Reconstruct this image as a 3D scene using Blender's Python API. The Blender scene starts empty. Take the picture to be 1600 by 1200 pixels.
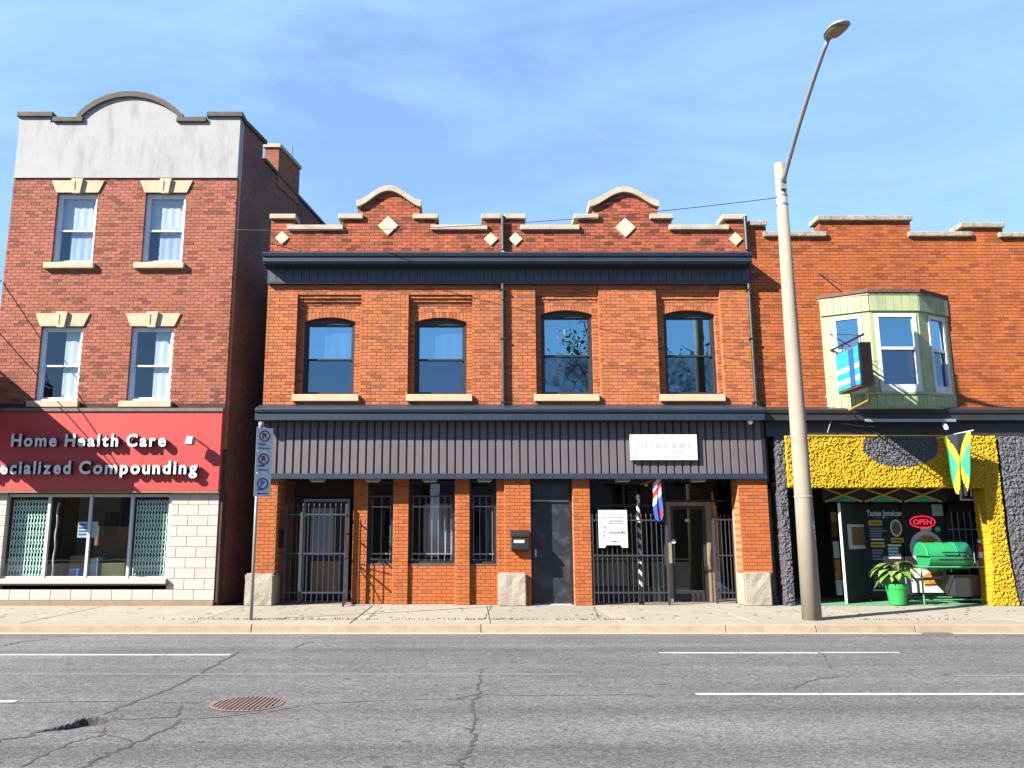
import bpy, bmesh, math, random
from mathutils import Vector, Matrix, noise as mnoise

R = random.Random(7)
scene = bpy.context.scene
col = scene.collection

# ------------------------------------------------------------------ camera
F, PX, PY = 1270.0, 736.0, 600.0            # focal length and principal point, photo pixels (1600 wide)
PITCH = math.radians(10.28)
CP, SP = math.cos(PITCH), math.sin(PITCH)
CAM = Vector((0.0, -17.25, 1.50))
cd = bpy.data.cameras.new('camera'); cam = bpy.data.objects.new('camera', cd); col.objects.link(cam)
cam.location = CAM; cam.rotation_euler = (math.pi/2 + PITCH, 0, 0)
cd.sensor_fit = 'HORIZONTAL'; cd.sensor_width = 36.0; cd.lens = 36.0*F/1600.0
cd.shift_x = (800-PX)/1600.0; cd.shift_y = 0.0
cd.clip_start = 0.1; cd.clip_end = 3000
scene.camera = cam

# ------------------------------------------------------------------ world, sun, exposure
LD = Vector((0.853, 0.52, -0.674)).normalized()        # direction the sunlight travels
EL = math.asin(-LD.z); SUNROT = math.atan2(-LD.x, -LD.y)
w = bpy.data.worlds.new('World'); scene.world = w; w.use_nodes = True
nt = w.node_tree; nt.nodes.clear()
out = nt.nodes.new('ShaderNodeOutputWorld'); bg = nt.nodes.new('ShaderNodeBackground')
sky = nt.nodes.new('ShaderNodeTexSky'); sky.sky_type = 'NISHITA'; sky.sun_disc = False
sky.sun_elevation = EL; sky.sun_rotation = SUNROT; sky.air_density = 1.0; sky.dust_density = 0.15; sky.ozone_density = 4.0
bg.inputs['Strength'].default_value = 0.058
tc = nt.nodes.new('ShaderNodeTexCoord'); mp = nt.nodes.new('ShaderNodeMapping'); mp.inputs['Scale'].default_value = (1.3, 2.4, 5.2)
mp.inputs['Rotation'].default_value = (0.3, 0.25, 0.5)
nz = nt.nodes.new('ShaderNodeTexNoise'); nz.inputs['Scale'].default_value = 1.6; nz.inputs['Detail'].default_value = 8; nz.inputs['Roughness'].default_value = 0.60; nz.inputs['Distortion'].default_value = 0.9
rp = nt.nodes.new('ShaderNodeMapRange'); rp.inputs['From Min'].default_value = 0.36; rp.inputs['From Max'].default_value = 0.72; rp.inputs['To Min'].default_value = 0.34; rp.inputs['To Max'].default_value = 0.86
mx = nt.nodes.new('ShaderNodeMix'); mx.data_type = 'RGBA'; mx.inputs['B'].default_value = (2.05, 3.5, 5.8, 1)
L_ = nt.links.new
L_(tc.outputs['Generated'], mp.inputs['Vector']); L_(mp.outputs['Vector'], nz.inputs['Vector']); L_(nz.outputs['Fac'], rp.inputs['Value'])
L_(rp.outputs['Result'], mx.inputs['Factor']); L_(sky.outputs['Color'], mx.inputs['A']); L_(mx.outputs['Result'], bg.inputs['Color'])
L_(bg.outputs['Background'], out.inputs['Surface'])
sd = bpy.data.lights.new('sun', 'SUN'); sd.energy = 5.0; sd.angle = math.radians(0.5); sd.color = (1.0, 0.93, 0.82)
sun = bpy.data.objects.new('sun', sd); col.objects.link(sun); sun.location = (-20, -12, 18)
sun.rotation_euler = LD.to_track_quat('-Z', 'Y').to_euler()
vs = scene.view_settings; vs.view_transform = 'Standard'; vs.look = 'None'; vs.gamma = 1.0; vs.use_curve_mapping = False; vs.exposure = 2.08

# ------------------------------------------------------------------ pixel helpers (photo pixels -> metres on a plane)
def ray(u, v):
    a = (u-PX)/F; b = (PY-v)/F
    return a, CP-b*SP, SP+b*CP
def P(u, v, Y=0.0):
    a, d, z = ray(u, v); t = (Y-CAM.y)/d
    return a*t, CAM.z+z*t
def X(u, v, Y=0.0): return P(u, v, Y)[0]
def Z(v, Y=0.0): return P(PX, v, Y)[1]
def G(u, v, z=0.0):
    a, d, k = ray(u, v); t = (z-CAM.z)/k
    return a*t, CAM.y+d*t
def BX(u0, u1, v0, v1, Y=0.0):                # u0,u1 measured at mid height; returns x0,x1,z0,z1
    vm = (v0+v1)/2
    return X(u0, vm, Y), X(u1, vm, Y), Z(v1, Y), Z(v0, Y)
ROADZ = -0.13

# ------------------------------------------------------------------ materials
ALB = 0.5          # the colours below are noted at twice their reflectance
def newmat(name):
    m = bpy.data.materials.new(name); m.use_nodes = True
    n = m.node_tree; b = n.nodes['Principled BSDF']
    return m, n, b
def M(name, c, rough=0.8, var=0.12, vs_=5.0, bump=0.0, bs=40.0, metal=0.0, island=0.0, hue=0.0, spec=0.4, dirt=0.0, ds=1.3, dirtc=(0.03, 0.028, 0.025), fine=0.0, fs=180.0, coat=0.0, emit=None, streak=False):
    c = tuple(q*ALB for q in c); dirtc = tuple(q*ALB for q in dirtc)
    m, n, b = newmat(name); N = n.nodes.new; K = n.links.new
    geo = N('ShaderNodeNewGeometry')
    pos = geo.outputs['Position']
    no = N('ShaderNodeTexNoise'); no.inputs['Scale'].default_value = vs_; no.inputs['Detail'].default_value = 6; no.inputs['Roughness'].default_value = 0.6
    K(pos, no.inputs['Vector'])
    mr = N('ShaderNodeMapRange'); mr.inputs['From Min'].default_value = 0.25; mr.inputs['From Max'].default_value = 0.75
    mr.inputs['To Min'].default_value = 1-var; mr.inputs['To Max'].default_value = 1+var
    K(no.outputs['Fac'], mr.inputs['Value'])
    val = mr.outputs['Result']
    hs = N('ShaderNodeHueSaturation'); hs.inputs['Color'].default_value = (*c, 1)
    if fine:
        nf = N('ShaderNodeTexNoise'); nf.inputs['Scale'].default_value = fs; nf.inputs['Detail'].default_value = 3; K(pos, nf.inputs['Vector'])
        mf = N('ShaderNodeMapRange'); mf.inputs['From Min'].default_value = 0.3; mf.inputs['From Max'].default_value = 0.7; mf.inputs['To Min'].default_value = 1-fine; mf.inputs['To Max'].default_value = 1+fine
        K(nf.outputs['Fac'], mf.inputs['Value'])
        mu = N('ShaderNodeMath'); mu.operation = 'MULTIPLY'; K(val, mu.inputs[0]); K(mf.outputs['Result'], mu.inputs[1]); val = mu.outputs[0]
    if island:
        oi = N('ShaderNodeObjectInfo')
        ad = N('ShaderNodeMath'); ad.operation = 'ADD'; K(geo.outputs['Random Per Island'], ad.inputs[0]); K(oi.outputs['Random'], ad.inputs[1])
        fr = N('ShaderNodeMath'); fr.operation = 'FRACT'; K(ad.outputs[0], fr.inputs[0])
        mi = N('ShaderNodeFloatCurve'); cv = mi.mapping.curves[0]
        cv.points[0].location = (0.0, 0.5*(1-1.25*island)); cv.points[1].location = (1.0, 0.5*(1+0.55*island))
        cv.points.new(0.10, 0.5*(1-1.0*island)); cv.points.new(0.18, 0.5*(1-0.35*island)); cv.points.new(0.6, 0.5*(1+0.05*island)); mi.mapping.update()
        K(fr.outputs[0], mi.inputs['Value'])
        m2 = N('ShaderNodeMath'); m2.operation = 'MULTIPLY'; m2.inputs[1].default_value = 2.0; K(mi.outputs[0], m2.inputs[0])
        mu = N('ShaderNodeMath'); mu.operation = 'MULTIPLY'; K(val, mu.inputs[0]); K(m2.outputs[0], mu.inputs[1]); val = mu.outputs[0]
        if hue:
            m7 = N('ShaderNodeMath'); m7.operation = 'MULTIPLY'; m7.inputs[1].default_value = 7.31; K(fr.outputs[0], m7.inputs[0])
            f7 = N('ShaderNodeMath'); f7.operation = 'FRACT'; K(m7.outputs[0], f7.inputs[0])
            mh = N('ShaderNodeMapRange'); mh.inputs['To Min'].default_value = 0.5-hue; mh.inputs['To Max'].default_value = 0.5+hue; K(f7.outputs[0], mh.inputs['Value'])
            K(mh.outputs['Result'], hs.inputs['Hue'])
            ms = N('ShaderNodeMapRange'); ms.inputs['To Min'].default_value = 0.96; ms.inputs['To Max'].default_value = 1.03; K(f7.outputs[0], ms.inputs['Value'])
            K(ms.outputs['Result'], hs.inputs['Saturation'])
    K(val, hs.inputs['Value'])
    colr = hs.outputs['Color']
    if dirt:
        nd = N('ShaderNodeTexNoise'); nd.inputs['Scale'].default_value = ds; nd.inputs['Detail'].default_value = 7; nd.inputs['Roughness'].default_value = 0.65
        if streak:
            sm_ = N('ShaderNodeMapping'); sm_.inputs['Scale'].default_value = (2.4, 2.4, 0.55); K(pos, sm_.inputs['Vector']); K(sm_.outputs['Vector'], nd.inputs['Vector'])
        else: K(pos, nd.inputs['Vector'])
        md = N('ShaderNodeMapRange'); md.inputs['From Min'].default_value = 0.48; md.inputs['From Max'].default_value = 0.75; md.inputs['To Min'].default_value = 0.0; md.inputs['To Max'].default_value = dirt
        K(nd.outputs['Fac'], md.inputs['Value'])
        mm = N('ShaderNodeMix'); mm.data_type = 'RGBA'; mm.inputs['B'].default_value = (*dirtc, 1)
        K(md.outputs['Result'], mm.inputs['Factor']); K(colr, mm.inputs['A']); colr = mm.outputs['Result']
    K(colr, b.inputs['Base Color'])
    b.inputs['Roughness'].default_value = rough; b.inputs['Metallic'].default_value = metal
    b.inputs['Specular IOR Level'].default_value = spec; b.inputs['Coat Weight'].default_value = coat
    if bump:
        nb = N('ShaderNodeTexNoise'); nb.inputs['Scale'].default_value = bs; nb.inputs['Detail'].default_value = 5; K(pos, nb.inputs['Vector'])
        bp = N('ShaderNodeBump'); bp.inputs['Strength'].default_value = bump; bp.inputs['Distance'].default_value = 0.01
        K(nb.outputs['Fac'], bp.inputs['Height']); K(bp.outputs['Normal'], b.inputs['Normal'])
    if emit:
        b.inputs['Emission Color'].default_value = (*emit[:3], 1); b.inputs['Emission Strength'].default_value = emit[3]
    return m
def glassmat(name, refl, tint, rough=0.0, wav=0.02, gc_=(0.92, 0.96, 1)):
    m, n, b = newmat(name); N = n.nodes.new; K = n.links.new
    n.nodes.remove(b); o = n.nodes['Material Output']
    tr = N('ShaderNodeBsdfTransparent'); tr.inputs['Color'].default_value = (*tint, 1)
    gl = N('ShaderNodeBsdfGlossy'); gl.inputs['Roughness'].default_value = rough; gl.inputs['Color'].default_value = (*gc_, 1)
    fr = N('ShaderNodeFresnel'); fr.inputs['IOR'].default_value = 1.5
    ad = N('ShaderNodeMath'); ad.operation = 'ADD'; ad.use_clamp = True; ad.inputs[1].default_value = refl; K(fr.outputs[0], ad.inputs[0])
    gb = N('ShaderNodeNewGeometry'); iv = N('ShaderNodeMath'); iv.operation = 'SUBTRACT'; iv.inputs[0].default_value = 1.0; K(gb.outputs['Backfacing'], iv.inputs[1])
    mq = N('ShaderNodeMath'); mq.operation = 'MULTIPLY'; K(ad.outputs[0], mq.inputs[0]); K(iv.outputs[0], mq.inputs[1])
    ms = N('ShaderNodeMixShader'); K(mq.outputs[0], ms.inputs[0]); K(tr.outputs[0], ms.inputs[1]); K(gl.outputs[0], ms.inputs[2])
    nb = N('ShaderNodeTexNoise'); nb.inputs['Scale'].default_value = 1.7
    ge = N('ShaderNodeNewGeometry'); K(ge.outputs['Position'], nb.inputs['Vector'])
    bp = N('ShaderNodeBump'); bp.inputs['Strength'].default_value = wav; bp.inputs['Distance'].default_value = 0.1; K(nb.outputs['Fac'], bp.inputs['Height']); K(bp.outputs['Normal'], gl.inputs['Normal'])
    K(ms.outputs[0], o.inputs['Surface'])
    return m

m_brickL = M('brick_rose_red', (0.41, 0.130, 0.078), 0.9, 0.2, 9, 0.5, 60, island=0.38, hue=0.010, dirt=0.5, ds=0.7, streak=True, dirtc=(0.20, 0.065, 0.045), fine=0.2, fs=70)
m_mortL = M('mortar_pale_rose', (0.50, 0.30, 0.215), 0.95, 0.2, 4)
m_brickC = M('brick_orange', (0.53, 0.163, 0.058), 0.9, 0.18, 7, 0.5, 60, island=0.30, hue=0.006, dirt=0.6, ds=0.8, streak=True, dirtc=(0.26, 0.09, 0.045), fine=0.18, fs=70)
m_mortC = M('mortar_orange_grey', (0.48, 0.21, 0.10), 0.95, 0.2, 4)
m_brickP = M('brick_weathered_red', (0.43, 0.105, 0.046), 0.9, 0.25, 6, 0.6, 60, island=0.5, hue=0.010, dirt=0.6, ds=1.6, dirtc=(0.12, 0.06, 0.05), fine=0.25, fs=60)
m_mortP = M('mortar_weathered', (0.30, 0.17, 0.12), 0.95, 0.25, 4)
m_brickG = M('brick_new_orange', (0.50, 0.130, 0.028), 0.88, 0.12, 7, 0.4, 60, island=0.16, hue=0.004, fine=0.15, fs=70)
m_mortG = M('mortar_light', (0.56, 0.25, 0.10), 0.95, 0.2, 4)
m_brickR = M('brick_burnt_orange', (0.46, 0.117, 0.028), 0.9, 0.2, 5, 0.5, 60, island=0.30, hue=0.006, dirt=0.55, ds=0.6, streak=True, dirtc=(0.22, 0.055, 0.02), fine=0.2, fs=60)
m_mortR = M('mortar_brown', (0.27, 0.085, 0.025), 0.95, 0.25, 4)
m_stone = M('pale_stone', (0.62, 0.52, 0.36), 0.85, 0.12, 6, 0.3, 50, dirt=0.35, ds=3.5, dirtc=(0.28, 0.22, 0.15))
m_coping = M('coping_stone', (0.58, 0.50, 0.38), 0.9, 0.2, 8, 0.5, 40, dirt=0.55, ds=4, dirtc=(0.15, 0.12, 0.09))
m_copingW = M('coping_grey_mossy', (0.42, 0.37, 0.30), 0.95, 0.3, 14, 0.8, 50, dirt=0.8, ds=9, dirtc=(0.12, 0.10, 0.08))
m_copingD = M('coping_dark_brown', (0.12, 0.095, 0.075), 0.85, 0.3, 6, 0.3, 40)
m_stucco = M('white_stucco', (0.47, 0.475, 0.49), 0.9, 0.08, 3, 0.25, 60, dirt=0.75, ds=1.6, streak=True, dirtc=(0.27, 0.27, 0.28), fine=0.06, fs=40)
m_footing = M('footing_stone', (0.46, 0.41, 0.335), 0.95, 0.15, 16, 0.9, 45, dirt=0.55, ds=2.2, dirtc=(0.27, 0.22, 0.14), fine=0.15, fs=90)
m_side = M('blackened_brick', (0.075, 0.04, 0.032), 0.95, 0.4, 3, 0.6, 25, dirt=0.6, ds=1.2, dirtc=(0.02, 0.018, 0.018))
m_navy = M('navy_metal', (0.024, 0.042, 0.072), 0.45, 0.12, 3, dirt=0.3, ds=3, dirtc=(0.05, 0.06, 0.075))
m_frieze = M('slate_metal', (0.06, 0.08, 0.105), 0.5, 0.15, 3)
m_panel = M('mauve_grey_metal', (0.150, 0.126, 0.148), 0.55, 0.1, 3, island=0.10, dirt=0.2, ds=4, dirtc=(0.15, 0.12, 0.13))
m_groove = M('groove_metal', (0.075, 0.058, 0.070), 0.7)
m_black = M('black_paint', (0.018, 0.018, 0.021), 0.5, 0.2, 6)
m_iron = M('wrought_iron', (0.05, 0.05, 0.065), 0.5, 0.2, 12)
m_frameD = M('charcoal_window_frame', (0.035, 0.035, 0.04), 0.5)
m_white = M('white_paint', (0.78, 0.78, 0.78), 0.6, 0.05, 6, dirt=0.12, ds=5, dirtc=(0.4, 0.4, 0.4))
m_alu = M('pale_aluminium', (0.70, 0.70, 0.70), 0.4, 0.05)
m_winL = M('pale_blue_white_frame', (0.95, 1.05, 1.18), 0.6, 0.05)
m_red = M('sign_red', (0.56, 0.055, 0.052), 0.5, 0.06, 1.5, dirt=0.15, ds=2, dirtc=(0.60, 0.10, 0.085))
m_block = M('white_glazed_block', (0.60, 0.54, 0.495), 0.6, 0.05, 5, island=0.06, dirt=0.2, ds=5, dirtc=(0.55, 0.45, 0.36))
m_blockm = M('block_joint', (0.42, 0.37, 0.33), 0.95)
m_plinth = M('brown_plinth', (0.36, 0.25, 0.16), 0.95, 0.2, 6, 0.4)
m_lat = M('teal_lattice', (0.85, 1.25, 1.12), 0.5, 0.15, 4)
m_int = M('interior_plaster', (0.20, 0.19, 0.18), 0.95)
m_intd = M('interior_dark', (0.05, 0.048, 0.045), 0.95)
m_floor = M('interior_floor', (0.10, 0.085, 0.07), 0.8)
m_cur = M('net_curtain', (0.80, 0.82, 0.86), 0.95, 0.15, 25)
m_blind = M('blue_grey_blind', (0.55, 0.64, 0.76), 0.9, 0.1, 3)
m_green = M('sage_siding', (0.42, 0.50, 0.27), 0.7, 0.1, 4, island=0.10, dirt=0.3, ds=5, dirtc=(0.28, 0.33, 0.22))
m_yellow = M('yellow_roughcast', (0.56, 0.355, 0.003), 0.95, 0.30, 34, dirt=0.3, ds=6, dirtc=(0.40, 0.24, 0.003))
m_blackst = M('black_roughcast', (0.09, 0.09, 0.108), 0.7, 0.3, 22, spec=0.4)
m_conc = M('pole_concrete', (0.38, 0.33, 0.265), 0.9, 0.1, 5, 0.3, 80, dirt=0.3, ds=3, dirtc=(0.35, 0.29, 0.22))
m_galv = M('galvanised_steel', (0.46, 0.49, 0.52), 0.45, 0.1, 8, metal=0.5)
m_pave = M('pavement_concrete', (0.40, 0.355, 0.295), 0.95, 0.10, 2.0, 0.35, 90, island=0.07, dirt=0.35, ds=1.8, dirtc=(0.30, 0.25, 0.195), fine=0.16, fs=120)
m_kerb = M('kerb_concrete', (0.42, 0.33, 0.235), 0.95, 0.15, 4, 0.4, 70, island=0.08, dirt=0.4, ds=3, dirtc=(0.24, 0.18, 0.12), fine=0.12, fs=120)
m_gutter = M('gutter_concrete', (0.54, 0.46, 0.36), 0.95, 0.15, 3, 0.3, 90, dirt=0.5, ds=2, dirtc=(0.3, 0.25, 0.2))
m_crack = M('crack_dark', (0.07, 0.063, 0.058), 1.0, 0.3, 9)
m_line = M('road_paint', (0.74, 0.73, 0.71), 0.8, 0.1, 4, dirt=0.95, ds=6, dirtc=(0.24, 0.235, 0.235))
m_linew = M('worn_road_paint', (0.30, 0.295, 0.29), 0.85, 0.15, 8, dirt=0.9, ds=7, dirtc=(0.155, 0.15, 0.15))
m_rust = M('rusty_iron', (0.26, 0.175, 0.15), 0.8, 0.25, 14, 0.5)
m_rustd = M('dark_rust', (0.06, 0.035, 0.03), 0.9)
m_weed = M('weed_green', (0.10, 0.12, 0.04), 0.9, 0.3, 8)
m_leaf = M('leaf_green', (0.19, 0.30, 0.06), 0.5, 0.3, 8, island=0.3, hue=0.02)
m_potg = M('pot_green', (0.03, 0.42, 0.09), 0.45, 0.1, 4)
m_drumg = M('drum_green', (0.02, 0.36, 0.12), 0.5, 0.25, 7, dirt=0.7, ds=7, dirtc=(0.03, 0.12, 0.06))
m_frameg = M('frame_green', (0.10, 0.36, 0.16), 0.5, 0.1)
m_mat = M('green_mat', (0.10, 0.34, 0.17), 0.95, 0.2, 12)
m_beige = M('beige_door_frame', (0.36, 0.26, 0.18), 0.5, 0.1, 4)
m_door = M('scuffed_black_door', (0.025, 0.03, 0.042), 0.42, 0.3, 3, dirt=0.7, ds=3.2, dirtc=(0.11, 0.13, 0.17))
m_letter = M('letter_white', (0.82, 0.83, 0.85), 0.5, 0.03)
m_letside = M('letter_side_dark', (0.03, 0.035, 0.06), 0.6)
m_lightp = M('soffit_lens', (0.62, 0.58, 0.42), 0.6)
m_gold = M('gold_paint', (0.62, 0.40, 0.03), 0.6, 0.2, 8)
m_flagy = M('flag_yellow', (0.80, 0.72, 0.02), 0.8)
m_flagg = M('flag_green', (0.02, 0.42, 0.20), 0.8)
m_flagk = M('flag_black', (0.012, 0.012, 0.016), 0.8)
m_flagr = M('flag_red', (0.50, 0.02, 0.03), 0.8)
m_flagw = M('flag_white', (0.78, 0.78, 0.80), 0.8)
m_flagb = M('flag_blue', (0.03, 0.08, 0.36), 0.8)
m_teal = M('sign_turquoise', (0.02, 0.42, 0.56), 0.5, 0.05)
m_tealw = M('sign_pale_blue', (0.50, 0.70, 0.78), 0.5)
m_blue = M('sign_blue', (0.02, 0.12, 0.42), 0.5)
m_cabinet = M('rusty_cabinet', (0.16, 0.07, 0.045), 0.8, 0.3, 10)
m_purple = M('sign_ring_red', (0.45, 0.02, 0.14), 0.5)
m_plate = M('sign_plate_white', (0.74, 0.80, 0.86), 0.45, 0.04)
m_neon = M('neon_red', (0.6, 0.02, 0.05), 0.5, emit=(1.0, 0.02, 0.06, 0.32))
m_ext = M('extinguisher_red', (0.55, 0.02, 0.03), 0.4)
m_food = M('food_orange', (0.62, 0.22, 0.03), 0.6, 0.6, 22, dirt=0.8, ds=14, dirtc=(0.75, 0.60, 0.30))
m_foodd = M('food_brown', (0.20, 0.08, 0.02), 0.6, 0.6, 20, dirt=0.7, ds=16, dirtc=(0.50, 0.30, 0.05))
m_print = M('menu_print_blue_grey', (0.20, 0.26, 0.38), 0.7)
m_grey = M('faint_print_grey', (0.56, 0.56, 0.57), 0.7)
m_bark = M('bark', (0.10, 0.075, 0.06), 0.9, 0.3, 8)
m_wood = M('warm_wood', (0.25, 0.12, 0.05), 0.7, 0.2, 5)
m_card = M('cardboard', (0.36, 0.24, 0.13), 0.9)
m_asphR = M('roof_felt', (0.07, 0.07, 0.07), 0.95)
m_cable = M('cable_black', (0.02, 0.02, 0.025), 0.6)
m_rubble = M('pothole_rubble', (0.13, 0.10, 0.085), 0.95, 0.4, 30, 0.8, 60)
g_sky = glassmat('window_glass', 0.40, (0.62, 0.70, 0.78), 0.0, 0.02, (0.45, 0.80, 1.0))
g_low = glassmat('screened_glass', 0.15, (0.55, 0.62, 0.70), 0.03, 0.02, (0.5, 0.75, 1.0))
g_shop = glassmat('shop_glass', 0.04, (0.95, 0.96, 0.96), 0.0, 0.004)
g_left = glassmat('old_window_glass', 0.06, (0.90, 0.93, 0.95), 0.0, 0.02, (0.7, 0.88, 1.0))

def asphalt():
    m, n, b = newmat('asphalt'); N = n.nodes.new; K = n.links.new
    ge = N('ShaderNodeNewGeometry'); pos = ge.outputs['Position']
    def noi(sc, det=4, ro=0.6, vec=None):
        t = N('ShaderNodeTexNoise'); t.inputs['Scale'].default_value = sc; t.inputs['Detail'].default_value = det; t.inputs['Roughness'].default_value = ro; K(vec or pos, t.inputs['Vector']); return t.outputs['Fac']
    def rng(f, a, b_, lo, hi):
        r = N('ShaderNodeMapRange'); r.inputs['From Min'].default_value = a; r.inputs['From Max'].default_value = b_; r.inputs['To Min'].default_value = lo; r.inputs['To Max'].default_value = hi; K(f, r.inputs['Value']); return r.outputs['Result']
    def mul(a, c):
        q = N('ShaderNodeMath'); q.operation = 'MULTIPLY'; K(a, q.inputs[0]); K(c, q.inputs[1]); return q.outputs[0]
    vo = N('ShaderNodeTexVoronoi'); vo.inputs['Scale'].default_value = 48; K(pos, vo.inputs['Vector'])
    sp = N('ShaderNodeSeparateColor'); K(vo.outputs['Color'], sp.inputs['Color'])
    mpn = N('ShaderNodeMapping'); mpn.inputs['Scale'].default_value = (0.06, 1.35, 1); K(pos, mpn.inputs['Vector'])
    v = mul(rng(sp.outputs[0], 0, 1, 0.62, 1.42), rng(noi(0.45, 6, 0.7), 0.3, 0.7, 0.80, 1.16))
    v = mul(v, rng(noi(1.0, 3, 0.5, mpn.outputs['Vector']), 0.3, 0.7, 0.74, 1.22))
    v = mul(v, rng(noi(7, 5), 0.3, 0.7, 0.88, 1.12))
    v = mul(v, rng(noi(30, 3), 0.3, 0.7, 0.86, 1.14))
    hs = N('ShaderNodeHueSaturation'); hs.inputs['Color'].default_value = (0.077, 0.0765, 0.079, 1); K(v, hs.inputs['Value']); K(hs.outputs['Color'], b.inputs['Base Color'])
    b.inputs['Roughness'].default_value = 0.9; b.inputs['Specular IOR Level'].default_value = 0.3
    bp = N('ShaderNodeBump'); bp.inputs['Strength'].default_value = 0.7; bp.inputs['Distance'].default_value = 0.006
    K(vo.outputs['Distance'], bp.inputs['Height']); K(bp.outputs['Normal'], b.inputs['Normal'])
    return m
m_asph = asphalt()

# ------------------------------------------------------------------ mesh helpers
class MB:
    def __init__(s): s.v = []; s.f = []; s.m = []
    def add(s, vs_, fs, mi=0):
        o = len(s.v); s.v += [tuple(q) for q in vs_]
        for f in fs: s.f.append(tuple(i+o for i in f)); s.m.append(mi)
        return s
    def box(s, x0, x1, y0, y1, z0, z1, mi=0):
        return s.add([(x0,y0,z0),(x1,y0,z0),(x1,y1,z0),(x0,y1,z0),(x0,y0,z1),(x1,y0,z1),(x1,y1,z1),(x0,y1,z1)],
                     [(0,3,2,1),(4,5,6,7),(0,1,5,4),(1,2,6,5),(2,3,7,6),(3,0,4,7)], mi)
    def ext(s, poly, fa, fb, mi=0):
        n = len(poly); o = len(s.v)
        va = [fa(*p) for p in poly]; vb = [fb(*p) for p in poly]
        fs = [tuple(range(n)), tuple(range(2*n-1, n-1, -1))] + [(i, i+n, (i+1) % n+n, (i+1) % n) for i in range(n)]
        return s.add(va+vb, fs, mi)
    def xz(s, poly, y0, y1, mi=0): return s.ext(poly, lambda a, b: (a, y0, b), lambda a, b: (a, y1, b), mi)
    def yz(s, poly, x0, x1, mi=0): return s.ext(poly, lambda a, b: (x0, a, b), lambda a, b: (x1, a, b), mi)
    def xy(s, poly, z0, z1, mi=0): return s.ext(poly, lambda a, b: (a, b, z0), lambda a, b: (a, b, z1), mi)
    def tube(s, pts, r, n=8, mi=0, cap=True):
        pts = [Vector(p) for p in pts]; rs = r if isinstance(r, (list, tuple)) else [r]*len(pts)
        o = len(s.v); up = Vector((0, 0, 1)); prev = None
        for i, p in enumerate(pts):
            d = (pts[min(i+1, len(pts)-1)]-pts[max(i-1, 0)]).normalized()
            if prev is None:
                a = d.cross(up if abs(d.z) < 0.9 else Vector((0, 1, 0))).normalized()
            else:
                a = (prev-d*prev.dot(d)).normalized()
            prev = a; c = d.cross(a)
            for k in range(n):
                t = 2*math.pi*k/n; s.v.append(tuple(p+(a*math.cos(t)+c*math.sin(t))*rs[i]))
        for i in range(len(pts)-1):
            for k in range(n):
                s.f.append((o+i*n+k, o+i*n+(k+1) % n, o+(i+1)*n+(k+1) % n, o+(i+1)*n+k)); s.m.append(mi)
        if cap:
            s.f.append(tuple(o+k for k in range(n-1, -1, -1))); s.m.append(mi)
            e = o+(len(pts)-1)*n; s.f.append(tuple(e+k for k in range(n))); s.m.append(mi)
        return s
    def lathe(s, prof, c, n=24, mi=0, axis='z'):
        o = len(s.v)
        for r, h in prof:
            for k in range(n):
                t = 2*math.pi*k/n; a, b = r*math.cos(t), r*math.sin(t)
                s.v.append((c[0]+a, c[1]+b, c[2]+h) if axis == 'z' else (c[0]+h, c[1]+a, c[2]+b))
        for i in range(len(prof)-1):
            for k in range(n):
                s.f.append((o+i*n+k, o+i*n+(k+1) % n, o+(i+1)*n+(k+1) % n, o+(i+1)*n+k)); s.m.append(mi)
        s.f.append(tuple(o+k for k in range(n-1, -1, -1))); s.m.append(mi)
        e = o+(len(prof)-1)*n; s.f.append(tuple(e+k for k in range(n))); s.m.append(mi)
        return s
    def build(s, name, mats, parent=None, fix=True, smooth=False, bevel=0.0, kind=None, seg=2):
        me = bpy.data.meshes.new(name); me.from_pydata(s.v, [], s.f)
        for m in (mats if isinstance(mats, (list, tuple)) else [mats]): me.materials.append(m)
        if any(s.m): me.polygons.foreach_set('material_index', s.m)
        if fix:
            bm = bmesh.new(); bm.from_mesh(me); bmesh.ops.recalc_face_normals(bm, faces=bm.faces); bm.to_mesh(me); bm.free()
        if smooth:
            me.polygons.foreach_set('use_smooth', [True]*len(me.polygons))
        me.update()
        return link(name, me, parent, bevel, kind, seg)
def link(name, me, parent=None, bevel=0.0, kind=None, seg=2):
    o = bpy.data.objects.new(name, me); col.objects.link(o)
    if parent is not None: attach(o, parent)
    if bevel:
        b = o.modifiers.new('bevel', 'BEVEL'); b.width = bevel; b.segments = seg; b.limit_method = 'ANGLE'
    if kind: o['kind'] = kind
    return o
ROOTLOC = {}
def wloc(o):
    p = Vector(o.location)
    return p
def attach(o, parent):
    o.parent = parent
    t = Vector((0, 0, 0)); q = parent
    while q is not None:                      # parents are only ever moved, never turned
        t += Vector(q.location) + q.matrix_parent_inverse.to_translation() if q.parent is not None else Vector(q.location)
        q = q.parent
    o.matrix_parent_inverse = Matrix.Translation(-t)
def tag(o, label, cat, group=None):
    o['label'] = label; o['category'] = cat
    if group: o['group'] = group
    return o
def thing(name, loc, label, cat, group=None):
    o = bpy.data.objects.new(name, None); col.objects.link(o); o.location = loc; o.empty_display_size = 0.3
    return tag(o, label, cat, group)
def struct(o): o['kind'] = 'structure'; return o
def box(name, mat, parent, x0, x1, y0, y1, z0, z1, bevel=0.0, **k):
    return MB().box(min(x0,x1), max(x0,x1), min(y0,y1), max(y0,y1), min(z0,z1), max(z0,z1)).build(name, mat, parent, fix=False, bevel=bevel, **k)

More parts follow.
